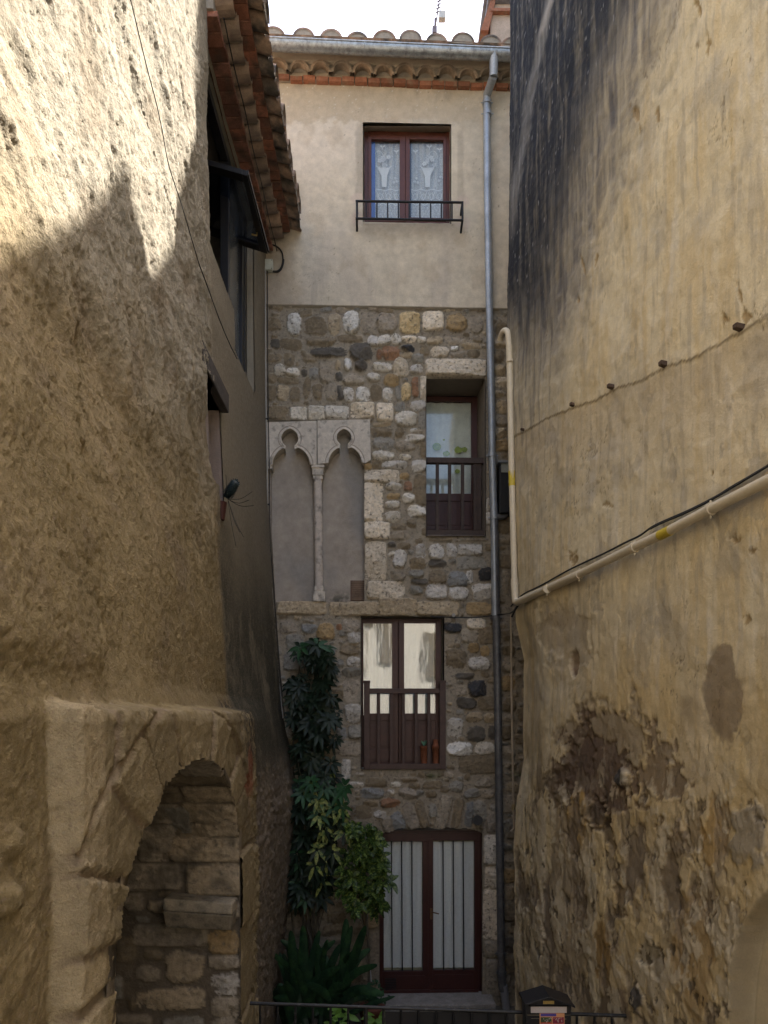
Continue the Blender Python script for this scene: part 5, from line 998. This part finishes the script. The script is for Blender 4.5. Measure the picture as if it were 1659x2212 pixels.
# junction box and its cable
JB = thing('junction_box', F(577, 578, .02), 'small pale square electrical box in the corner below the left eaves', 'junction box')
k = MB(); fb(k, 566, 589, 559, 582, .10, .02); k.build('case', mat('white_plastic', (.55, .58, .52), .5, var=.05), JB, .006)
for x in (568.5, 586.5):
    for y in (561.5, 579.5): k = MB(); fb(k, x-.9, x+.9, y-.9, y+.9, .104, .09); k.build('screw', mat('screw_metal', (.25, .25, .24), .4, .8), JB)
k = MB(); lp = [(583, 583), (590, 586), (600, 586), (608, 578), (612, 562), (610, 545), (600, 533), (584, 527)]; k.tube(smooth_path([F(x, y, .06) for x, y in lp], 3), .009, 7); k.tube(smooth_path([F(x+1.5, y+2, .05) for x, y in lp[:5]]+[F(613, 560, .05)], 3), .007, 7)
one('cable', k, MATS['black_cable'], 'looped grey cable hanging from the junction box under the eaves', 'cable')
k = MB(); cl = [(573, 583), (573.5, 700), (574.5, 860), (577, 1000), (579, 1180), (584, 1230), (590, 1310), (598, 1420), (606, 1510), (611, 1552)]; k.tube([F(x, y, .10) for x, y in cl], .0085, 7, 0); k.tube([F(x+4.5, y, .07) for x, y in cl], .006, 6, 1)
for x, y in ((577, 905), (580, 1090), (581, 1178)): k.tube([F(x-3, y, .1), F(x+3, y, .1)], .012, 6, 1)
one('conduit', k, [mat('grey_conduit', (.40, .38, .34), .45, .2, var=.1), MATS['black_cable']], 'thin pale conduit running down the inner corner from the junction box', 'conduit')
k = MB(); wl = [(276, -20), (285, 10), (300, 75), (322, 165), (338, 222), (352, 290), (362, 350), (374, 388), (392, 440), (412, 510), (430, 570)]
k.tube(smooth_path([LW(x, y, .05) for x, y in wl], 2), .0036, 6); wl2 = [(430, 570), (447, 615), (470, 680), (490, 730), (512, 775)]
k.tube(smooth_path([LW(x, y, .04) for x, y in wl2], 1), .0045, 6)
one('cable', k, MATS['black_cable'], 'thin dark cable hanging down the sunlit rough wall on the left', 'cable')
k = MB(); k.tube(smooth_path([(-1.30, y, 9.08+.02*math.sin(y*7)) for y in np.arange(5.65, 8.5, .2)], 1), .006, 6); one('cable', k, MATS['black_cable'], 'thin cable clipped under the lowest brick row of the left eaves', 'cable')
# round lamp by the door
LP = thing('wall_lamp', F(1032, 1772, .05), 'small round black fitting with a grey rim above the right corner of the door', 'wall lamp')
c0 = F(1032, 1772, .03); c1 = F(1032, 1772, .13); k = MB(); k.tube([c0, c1], .062, 20); k.build('housing', MATS['black_plastic'], LP, .006)
k = MB(); k.tube([c1-(c1-c0)*.12, c1+(c1-c0)*.03], [.068, .068], 20, 0, False); k.build('rim', mat('grey_rim', (.30, .31, .33), .4), LP); k = MB(); k.tube([c1, c1+(c1-c0)*.09], .054, 16); k.build('lens', mat('lens', (.012, .012, .014), .6), LP)
# small white disc on the sill stone, house number
k = MB(); a = F(980, 1329, .10); b = F(980, 1329, .05); k.tube([b, a], .024, 14); k.tube([a, a+(a-b)*.1], .014, 12); k.build('wall_knob', mat('pale_knob', (.35, .33, .30), .5), house)
k = MB(); nb = [(758, 1746), (762, 1741), (767, 1743), (767, 1749), (762, 1754), (757, 1759), (768, 1758)]; k.tube([F(x, y, .075) for x, y in nb], .006, 6); one('house_number', k, mat('dull_metal', (.22, .20, .17), .5, .6), 'dull metal number 2 fixed on the stones left of the door arch', 'house number')
# pots behind the balustrade
M_pot = mat('terracotta_pot', (.24, .085, .042), .8, var=.12, vscale=14)
for (x0, x1, yt, o, lb) in ((907, 925, 1609, -.04, 'terracotta pot with a small succulent behind the balustrade bars'), (932.5, 950, 1608, -.035, 'terracotta pot with a second upturned pot in it, beside the right post of the balustrade')):
    t = thing('flower_pot', F((x0+x1)/2, 1650, o), lb, 'flower pot', 'pots in the middle window'); c = F((x0+x1)/2, 1652, o); R = (x1-x0)/2*FY/FPX; hh = (1650-yt)*FY/FPX
    k = MB(); k.tube([c, c+Vector((0, 0, hh*.85)), c+Vector((0, 0, hh*.85)), c+Vector((0, 0, hh))], [R*.68, R*.9, R, R], 20); k.build('pot', M_pot, t)
    if x0 < 920:
        k = MB()
        for i in range(16):
            a = random.uniform(0, 6.3); p = c+Vector((0, 0, hh)); k.tube([p, p+Vector((.02*math.cos(a), .02*math.sin(a), .03)), p+Vector((.035*math.cos(a), .035*math.sin(a), .04+random.random()*.04))], [.004, .008, .002], 5)
        k.build('succulent', mat('succulent', (.10, .22, .13), .5), t)
    else:
        k = MB(); k.tube([c+Vector((0, 0, hh)), c+Vector((0, 0, hh+.05)), c+Vector((0, 0, hh+.055)), c+Vector((0, 0, hh+.075))], [R*.8, R*.55, R*.62, R*.62], 16); k.build('inner_pot', M_pot, t)
# aerial
AT = thing('antenna', at(939, 90, 9.6), 'thin television aerial with a pale amplifier box on the roof', 'antenna')
M_al = mat('aerial_metal', (.22, .17, .16), .5, .6); Ya = 9.6; k = MB(); k.tube([at(939, 110, Ya), at(940, 40, Ya)], .014, 8); k.tube([at(940, 62, Ya), at(952, -20, Ya)], .010, 8); k.build('mast', M_al, AT)
k = MB()
for i in range(7):
    y = 26-i*8; x = 946+(26-y)*.14; k.tube([at(x-9, y+1, Ya-.05), at(x+10, y-2, Ya+.05)], .005, 5); k.tube([at(x-6, y+4, Ya), at(x+6, y-5, Ya)], .004, 5)
k.build('element', M_al, AT); k = MB(); p = at(955, 36, Ya); k.box(p.x-.045, p.x+.045, Ya-.04, Ya+.04, p.z-.05, p.z+.05); k.build('amplifier', mat('pale_box', (.6, .58, .52), .5), AT, .005)
k = MB(); p = at(939, 66, Ya); k.box(p.x-.035, p.x+.03, Ya-.03, Ya+.03, p.z-.05, p.z+.04); k.build('clamp', M_al, AT)
# ------------------------------------------------------------ iron railing
YR = 5.0; RL = thing('iron_railing', (0.3, YR, .35), 'low black iron railing with thin bars across the bottom of the alley', 'railing')
def rp(x): return at(x, 2167+(x-540)*.0335, YR)
k = MB(); k.tube([rp(540), rp(700), rp(830), rp(1000), rp(1180), rp(1352)], .014, 8); k.build('top_rail', mat('chipped_black_paint', (.02, .02, .021), .42, .3, var=.3, vscale=20, col2=(.10, .10, .10), c2scale=30, c2t=.66), RL)
x = 562.0
while x < 1345:
    if not (1150 < x < 1225):
        p = rp(x); k = MB(); k.tube([p, Vector((p.x, YR, .36))], .0095 if abs(x-788) > 12 else .016, 6); k.build('post', MATS['chipped_black_paint'], RL)
    x += 38
k = MB(); a = rp(832); b = rp(1092); k.box(a.x, b.x, YR+.012, YR+.016, .36, a.z-.035); k.build('sheet_panel', mat('black_sheet', (.008, .008, .010), .6, col2=(.04, .04, .04), c2scale=60, c2t=.78, var=.1), RL)
# ------------------------------------------------------------ mailbox
YM = 4.84; MX = thing('mailbox', at(1184, 2212, YM), 'black metal house shaped mailbox with brass nameplate hung on the railing', 'mailbox')
def mb_(x, y): return (Vector(((x-CX)/FPX*YM, 0, EYE+(CY-y)/FPX*YM)))
def zb(l): return [(1106+.2050*x*.8643/.8643*1.0, y) for x, y in l]
# print px from the enlarged crop (1280..1620 x 2440..2560 at 4.88x)
def c5(x, y): return ((1280+x/4.879)/1.1573, (2440+y/4.879)/1.1573)
def C5(x, y, Y=YM): p = c5(x, y); return Vector(((p[0]-CX)/FPX*YM, Y, EYE+(CY-p[1])/FPX*YM))
M_mb = mat('mailbox_black', (.014, .014, .017), .38, .2, var=.15, vscale=25, bump=.0006, bscale=200)
k = MB(); fr_ = [C5(160, 345), C5(188, 760), C5(715, 760), C5(722, 350), C5(440, 240)]; k.prism(fr_, [p+Vector((0, .13, 0)) for p in fr_]); k.build('body', M_mb, MX, .003)
k = MB(); L0, Ap, R0 = C5(140, 335), C5(440, 243), C5(750, 360); up = Vector((0, 0, .012)); f, b = Vector((0, -.045, 0)), Vector((0, .17, 0))
for P_, Q_ in ((L0, Ap), (Ap, R0)): k.hexa([P_+f, Q_+f, Q_+b, P_+b, P_+f+up, Q_+f+up, Q_+b+up, P_+b+up])
k.build('lid', M_mb, MX, .002)
def plate(x0, x1, y0, y1, Y, m, name, th=.004):
    a = C5(x0, y1, Y); b = C5(x1, y0, Y); k = MB(); k.box(a.x, b.x, Y-th, Y, a.z, b.z); return k.build(name, m, MX, .001)
plate(378, 512, 300, 340, YM-.002, mat('brass_plate', (.42, .30, .10), .4, .6, var=.15), 'nameplate'); plate(228, 665, 366, 447, YM-.002, mat('pale_label', (.50, .45, .43), .6, var=.06), 'paper_label')
plate(200, 700, 352, 358, YM-.002, M_mb, 'slot_flap', .02); plate(182, 712, 470, 476, YM-.003, mat('worn_edge', (.22, .19, .12), .5, .5), 'body_seam'); plate(230, 330, 512, 517, YM-.003, MATS['worn_edge'], 'body_seam'); plate(630, 660, 518, 523, YM-.003, MATS['worn_edge'], 'body_seam')
# advertising flyer sticking out of the slot (small, unreadable print)
FLy = thing('flyer', C5(480, 560, YM-.01), 'colourful folded advertising flyer hanging from the mailbox slot', 'flyer')
def fl(x0, x1, y0, y1, Y, col, nm, th=.0006):
    a = C5(x0, y1, YM); b = C5(x1, y0, YM); k = MB(); k.box(a.x, b.x, YM-.010-Y-th, YM-.010-Y, a.z, b.z); return k.build(nm, mat('print_'+nm+'_%d' % int(x0), col, .6, var=.05), FLy)
fl(333, 635, 447, 760, 0, (.62, .30, .14), 'paper'); fl(345, 535, 450, 484, .0008, (.075, .05, .27), 'blue_banner'); fl(345, 478, 494, 600, .0008, (.05, .075, .03), 'green_picture'); fl(492, 628, 494, 600, .0008, (.22, .02, .05), 'red_picture')
fl(345, 478, 556, 600, .0016, (.42, .04, .02), 'red_strip'); fl(492, 628, 566, 600, .0016, (.45, .06, .03), 'red_strip')
k = MB()
for i in range(26):
    x = random.choice((random.uniform(350, 470), random.uniform(497, 620))); y = random.uniform(500, 550); r = random.uniform(4, 9); a = C5(x, y+r); b = C5(x+r*1.1, y-r); k.box(a.x, b.x, YM-.0132, YM-.0126, a.z, b.z)
for i in range(22):
    x = 352+i*12.6; 
    if 470 < x < 492: continue
    a = C5(x, 596); b = C5(x+5, 565+random.uniform(0, 6)); k.box(a.x, b.x, YM-.0134, YM-.0128, a.z, b.z)
k.build('printed_blots', mat('print_pale', (.42, .36, .34), .7), FLy)
# ============================================================ PLANTS
def leafmat(name, col, col2=None, sc=60, t=.55, rough=.5, var=.3):
    m = mat(name, col, rough, var=var, vscale=5, col2=col2, c2scale=sc, c2t=t, spec=.28); return m
def leaf(mb, p, d, up, L, w_, droop=.3, mi=0, nseg=5, fold=.15):
    d = d.normalized(); side = d.cross(up); side = side.normalized() if side.length > 1e-4 else Vector((1, 0, 0)); nrm = side.cross(d).normalized()
    vs = []; fs = []
    for i in range(nseg+1):
        t = i/nseg; wd = w_*math.sin(math.pi*min(1, t*.93+.04))**.75*(1-.25*t); c = p+d*L*t+Vector((0, 0, -droop*L*t*t)); f = nrm*wd*fold
        vs += [c-side*wd/2+f, c, c+side*wd/2+f]
    for i in range(nseg):
        a = i*3; fs += [(a, a+1, a+4, a+3), (a+1, a+2, a+5, a+4)]
    mb.add(vs, fs, mi, True)
def rv(): return Vector((random.gauss(0, 1), random.gauss(0, 1), random.gauss(0, 1))).normalized()
def umbrella(mb, p, ax, L, mi=0, n=8, mi2=None):
    ax = ax.normalized(); e1 = ax.orthogonal().normalized(); e2 = ax.cross(e1); a0 = random.random()*6
    for i in range(n):
        a = a0+2*math.pi*i/n+random.uniform(-.12, .12); d = (e1*math.cos(a)+e2*math.sin(a))*1.0+ax*.22
        leaf(mb, p+d*.02, d, ax, L*random.uniform(.85, 1.1), L*.46, random.uniform(.25, .5), (mi2 if mi2 is not None and random.random() < .55 else mi), 4)
def stem(mb, a, b, r=.008, mi=1, sag=.0):
    m = (a+b)/2+Vector((random.uniform(-.05, .05), random.uniform(-.03, .03), sag)); mb.tube(smooth_path([a, m, b], 1), r, 6, mi)
M_bark = mat('plant_stem', (.10, .085, .06), .8, var=.2, vscale=20); Mdk = leafmat('dark_glossy_leaf', (.010, .021, .010)); Mgr = leafmat('mid_green_leaf', (.020, .062, .022)); Mye = leafmat('cream_edged_leaf', (.24, .26, .07), (.04, .09, .028), 26, .5)
Mau = leafmat('spotted_leaf', (.018, .050, .012), (.15, .20, .04), 45, .54, .4); Mas = leafmat('long_blade_leaf', (.012, .036, .016), (.03, .075, .026), 9, .55); Mlo = leafmat('bright_low_leaf', (.10, .20, .03))
CAMP = Vector((0, 0, EYE))
# tall dark umbrella plant climbing the wall
k = MB(); gnd = Vector((at(655, 2050, 8.2).x, 8.2, -.1))
edges = [(1385, 640, 712), (1430, 622, 728), (1500, 618, 738), (1560, 622, 742), (1620, 625, 738), (1660, 630, 730), (1720, 632, 735), (1780, 628, 738), (1850, 626, 735), (1920, 625, 720), (1975, 628, 700)]
kt, kb, kbT, kbB = MB(), MB(), MB(), MB()
n = 0
for i in range(300):
    y = random.uniform(1392, 1950); x0 = np.interp(y, [e[0] for e in edges], [e[1] for e in edges]); x1 = np.interp(y, [e[0] for e in edges], [e[2] for e in edges]); x = random.uniform(x0+12, x1-12); Y = random.uniform(8.08, 8.42); p = at(x, y, Y)
    ax = Vector((random.gauss(0, .45), -1+random.gauss(0, .25), .55+random.gauss(0, .3))); vari = y > 1650 and random.random() < .30
    dst = kb if y > 1655 else kt
    umbrella(dst, p, ax, random.uniform(.075, .15), 0, random.choice((6, 7, 8, 9)), 2 if vari and x > 665 else (3 if (vari or y < 1400) else None)); n += 1
    if i % 3 == 0: stem(dst, Vector((gnd.x+random.uniform(-.06, .2), 8.42, max(-.1, p.z-.9))), p, .006)
for x in (650, 668, 690, 705):
    p = at(x, 1396+random.uniform(-4, 6), 8.35); umbrella(kt, p, Vector((0, -.6, .8)), .12, 3, 8); stem(kt, at(x, 1470, 8.4), p, .005)
for x in (655, 690, 705):
    b = Vector((at(x, 2150, 8.3).x, 8.3, -.15)); kb.tube(smooth_path([b, at(x-22, 2010, 8.35), at(x-30, 1900, 8.35), at(x-20, 1700, 8.4)], 2), .014, 7, 1); kt.tube(smooth_path([at(x-25, 1700, 8.4), at(x-20, 1550, 8.42), at(x-5, 1420, 8.42)], 2), .010, 7, 1)
TP1 = thing('umbrella_plant', at(680, 1660, 8.4), 'tall dark umbrella plant climbing the stones left of the middle window', 'plant'); kt.build('foliage', [Mdk, M_bark, Mye, Mgr], TP1)
TP2 = thing('variegated_plant', gnd, 'umbrella plant with cream splashed leaves growing left of the door, below the dark one', 'plant'); kb.build('foliage', [Mdk, M_bark, Mye, Mgr], TP2)
# bright variegated clusters at its top
k = MB()
for (x, y) in ((672, 1690), (700, 1702), (735, 1712), (655, 1715), (690, 1725), (745, 1700), (720, 1745), (690, 1760), (738, 1745)):
    umbrella(k, at(x, y, 8.02), Vector((random.gauss(0, .3), -1, .5)), .125, 3, 8, 2 if y > 1715 else None)
for (x, y) in ((700, 1790), (745, 1798), (685, 1835), (718, 1840), (680, 1870), (735, 1765)):
    umbrella(k, at(x, y, 8.02), Vector((random.gauss(0, .4), -1, .2)), .12, 0, 8, 2)
k.build('bright_foliage', [Mdk, M_bark, Mye, Mgr], TP2)
# spotted laurel beside the door
AU = thing('spotted_shrub', Vector((at(790, 2150, 7.95).x, 7.95, -.15)), 'yellow green spotted leaf shrub against the left side of the door', 'shrub')
k = MB()
def aub(x, y, Y, n):
    p = at(x, y, Y); ax = Vector((random.gauss(0, .4), -.8, .7)); e1 = ax.orthogonal().normalized(); e2 = ax.cross(e1).normalized()
    for i in range(n):
        a = random.random()*6.3; d = e1*math.cos(a)+e2*math.sin(a)+ax*random.uniform(.1, .8); leaf(k, p+d*.01, d, ax, random.uniform(.11, .15), random.uniform(.055, .072), random.uniform(.2, .5), 0, 5)
sh = [(1785, 752, 800), (1800, 745, 825), (1850, 735, 832), (1900, 728, 838), (1930, 735, 842), (1960, 745, 835), (1975, 770, 815)]
for i in range(85):
    y = random.uniform(1788, 1965); x0 = np.interp(y, [e[0] for e in sh], [e[1] for e in sh]); x1 = np.interp(y, [e[0] for e in sh], [e[2] for e in sh])
    if 775 < x0+10 and y > 1955 and random.random() < .4: continue
    aub(random.uniform(x0+8, x1-8), y, random.uniform(7.85, 8.2), random.choice((6, 7, 8)))
aub(846, 1905, 7.9, 4); k.build('foliage', [Mau, M_bark], AU)
k = MB(); b = Vector((at(795, 2150, 8.1).x, 8.1, -.15)); k.tube(smooth_path([b, at(798, 2060, 8.1), at(792, 1990, 8.1), at(785, 1930, 8.1)], 2), .016, 7); k.tube(smooth_path([at(796, 2030, 8.1), at(775, 1975, 8.1), at(760, 1930, 8.1)], 2), .010, 7); k.build('stem', M_bark, AU)
k = MB(); k.tube([at(793, 1975, 8.2), at(797, 2070, 8.2), at(802, 2120, 8.2)], .009, 6); one('garden_hose', k, mat('pale_hose', (.45, .46, .47), .5), 'thin pale tube standing beside the shrub stem left of the door', 'tube')
# long bladed clump
AS = thing('aspidistra', (at(690, 2150, 7.5).x, 7.5, -.15), 'large clump of long dark green blades in the lower left corner of the courtyard', 'plant')
k = MB()
def blade(x0, y0, x1, y1, Y0, Y1, w_, arch=.25):
    a = at(x0, y0, Y0); b = at(x1, y1, Y1); m = (a+b)/2+Vector((0, 0, arch*(b-a).length)); pts = smooth_path([a, m, b], 3); n = len(pts); vs = []; fs = []
    for i, p in enumerate(pts):
        t = i/(n-1); d = (pts[min(i+1, n-1)]-pts[max(i-1, 0)]).normalized(); v = (p-CAMP).normalized(); s = d.cross(v).normalized(); s = (s+Vector((0, .5, .2))*.4).normalized(); wd = w_*max(.08, math.sin(math.pi*min(1, .04+t*.95))**.8); q = Vector((0, .25*wd, 0)); vs += [p-s*wd/2+q, p, p+s*wd/2+q]
    for i in range(n-1): a_ = i*3; fs += [(a_, a_+1, a_+4, a_+3), (a_+1, a_+2, a_+5, a_+4)]
    k.add(vs, fs, 0, True)
for q in ((640, 2190, 628, 2010, .1), (655, 2190, 655, 2000, .05), (650, 2200, 690, 2010, .1), (665, 2190, 708, 2030, .1), (680, 2190, 735, 2040, .12), (700, 2190, 700, 2080, .0), (640, 2200, 612, 2060, .1), (690, 2180, 800, 2050, .2), (700, 2190, 815, 2085, .25), (720, 2190, 825, 2165, .35), (700, 2200, 830, 2150, .35), (670, 2200, 640, 2090, .1), (660, 2200, 745, 2110, .25), (630, 2210, 605, 2130, .2), (655, 2200, 600, 2170, .3), (720, 2170, 760, 2000, .05), (740, 2160, 748, 1985, .02), (735, 2180, 790, 2000, .1), (690, 2210, 745, 2130, .4), (645, 2210, 735, 2090, .3)):
    blade(q[0], q[1], q[2], q[3], 7.6, random.uniform(7.2, 7.9), random.uniform(.085, .12), q[4]*.7)
for i in range(46):
    x = random.uniform(620, 745); blade(x, random.uniform(2170, 2240), x+random.gauss(10, 55), random.uniform(2030, 2160), random.uniform(7.5, 8.1), random.uniform(7.2, 8.2), random.uniform(.06, .11), random.uniform(.02, .25))
k.build('foliage', [Mas], AS)
LO = thing('low_plant', (at(740, 2210, 7.0).x, 7.0, -.15), 'low plant with bright green leaves just behind the railing', 'plant'); k = MB()
for i in range(46):
    p = at(random.uniform(705, 828), random.uniform(2180, 2235), random.uniform(6.6, 7.2)); umb = Vector((random.gauss(0, .5), -.8, .8)); leaf(k, p, Vector((random.gauss(0, 1), random.gauss(-.3, .5), random.uniform(0, .6))), umb, random.uniform(.09, .14), random.uniform(.05, .07), .3, 0, 5)
for i in range(14): a = at(random.uniform(710, 820), 2240, 7.0); k.tube([Vector((a.x, 7.0, -.15)), a], .006, 5, 1)
k.build('foliage', [Mlo, M_bark], LO)
# pot at the foot of the door with trailing plant
PT = thing('flower_pot', (at(800, 2150, 7.9).x, 7.9, -.15), 'reddish pot with a small leafy plant standing at the left foot of the door', 'flower pot')
c = Vector((at(803, 2170, 7.9).x, 7.9, -.15)); k = MB(); k.tube([c, c+Vector((0, 0, .25)), c+Vector((0, 0, .25)), c+Vector((0, 0, .30))], [.10, .14, .155, .155], 20); k.build('pot', mat('dull_pot', (.20, .07, .045), .8, var=.2), PT)
k = MB()
for i in range(60): p = c+Vector((random.gauss(0, .08), random.gauss(0, .06), .32+random.random()*.25)); leaf(k, p, rv()+Vector((0, 0, .3)), Vector((0, -.5, .8)), .05, .03, .3, 0, 3)
k.build('foliage', [Mgr], PT)
# succulent with dry stems on the ledge of the small left window
SU = thing('potted_succulent', (-1.42, 5.95, 5.30), 'dark scaly succulent with thin drooping stems on the ledge of the small left window', 'plant')
bs = at(490, 1072, 5.95); tp = at(509, 1041, 5.85); k = MB(); ax = (tp-bs); N = 170
k.tube([bs, bs+ax*.5, tp-ax*.05, tp], [.03, .042, .034, .012], 12)
e1 = ax.orthogonal().normalized(); e2 = ax.cross(e1).normalized()
for i in range(N):
    t = i/N; a = i*2.4; r = .036*(1-.3*t) if t < .93 else .018; d = (e1*math.cos(a)+e2*math.sin(a)); p = bs+ax*t+d*r; leaf(k, p, d+ax.normalized()*1.2, d, .022, .014, 0, 0, 3)
k.build('scaly_head', leafmat('blue_dark_leaf', (.020, .032, .036)), SU)
k = MB()
for (xe, ye) in ((545, 1062), (548, 1092), (538, 1080), (518, 1150), (526, 1160), (510, 1180), (488, 1025)):
    b_ = at(492, 1078, 5.95); e_ = at(xe, ye, 5.8); mid = (b_+e_)/2+Vector((0, 0, -.04)); k.tube(smooth_path([b_, mid, e_], 2), [.0022]*(len(smooth_path([b_, mid, e_], 2))), 5)
k.build('dry_stem', mat('dry_stem', (.03, .028, .022), .8), SU)
k = MB(); p = at(489, 1098, 5.98); k.tube([p+Vector((-.05, 0, -.10)), p+Vector((-.05, 0, .02)), p+Vector((-.05, 0, .05))], [.035, .05, .055], 16); k.build('red_pot', mat('red_plastic', (.07, .022, .016), .7), SU)
for im in list(bpy.data.images):
    pass
print('objects', len(scene.objects))
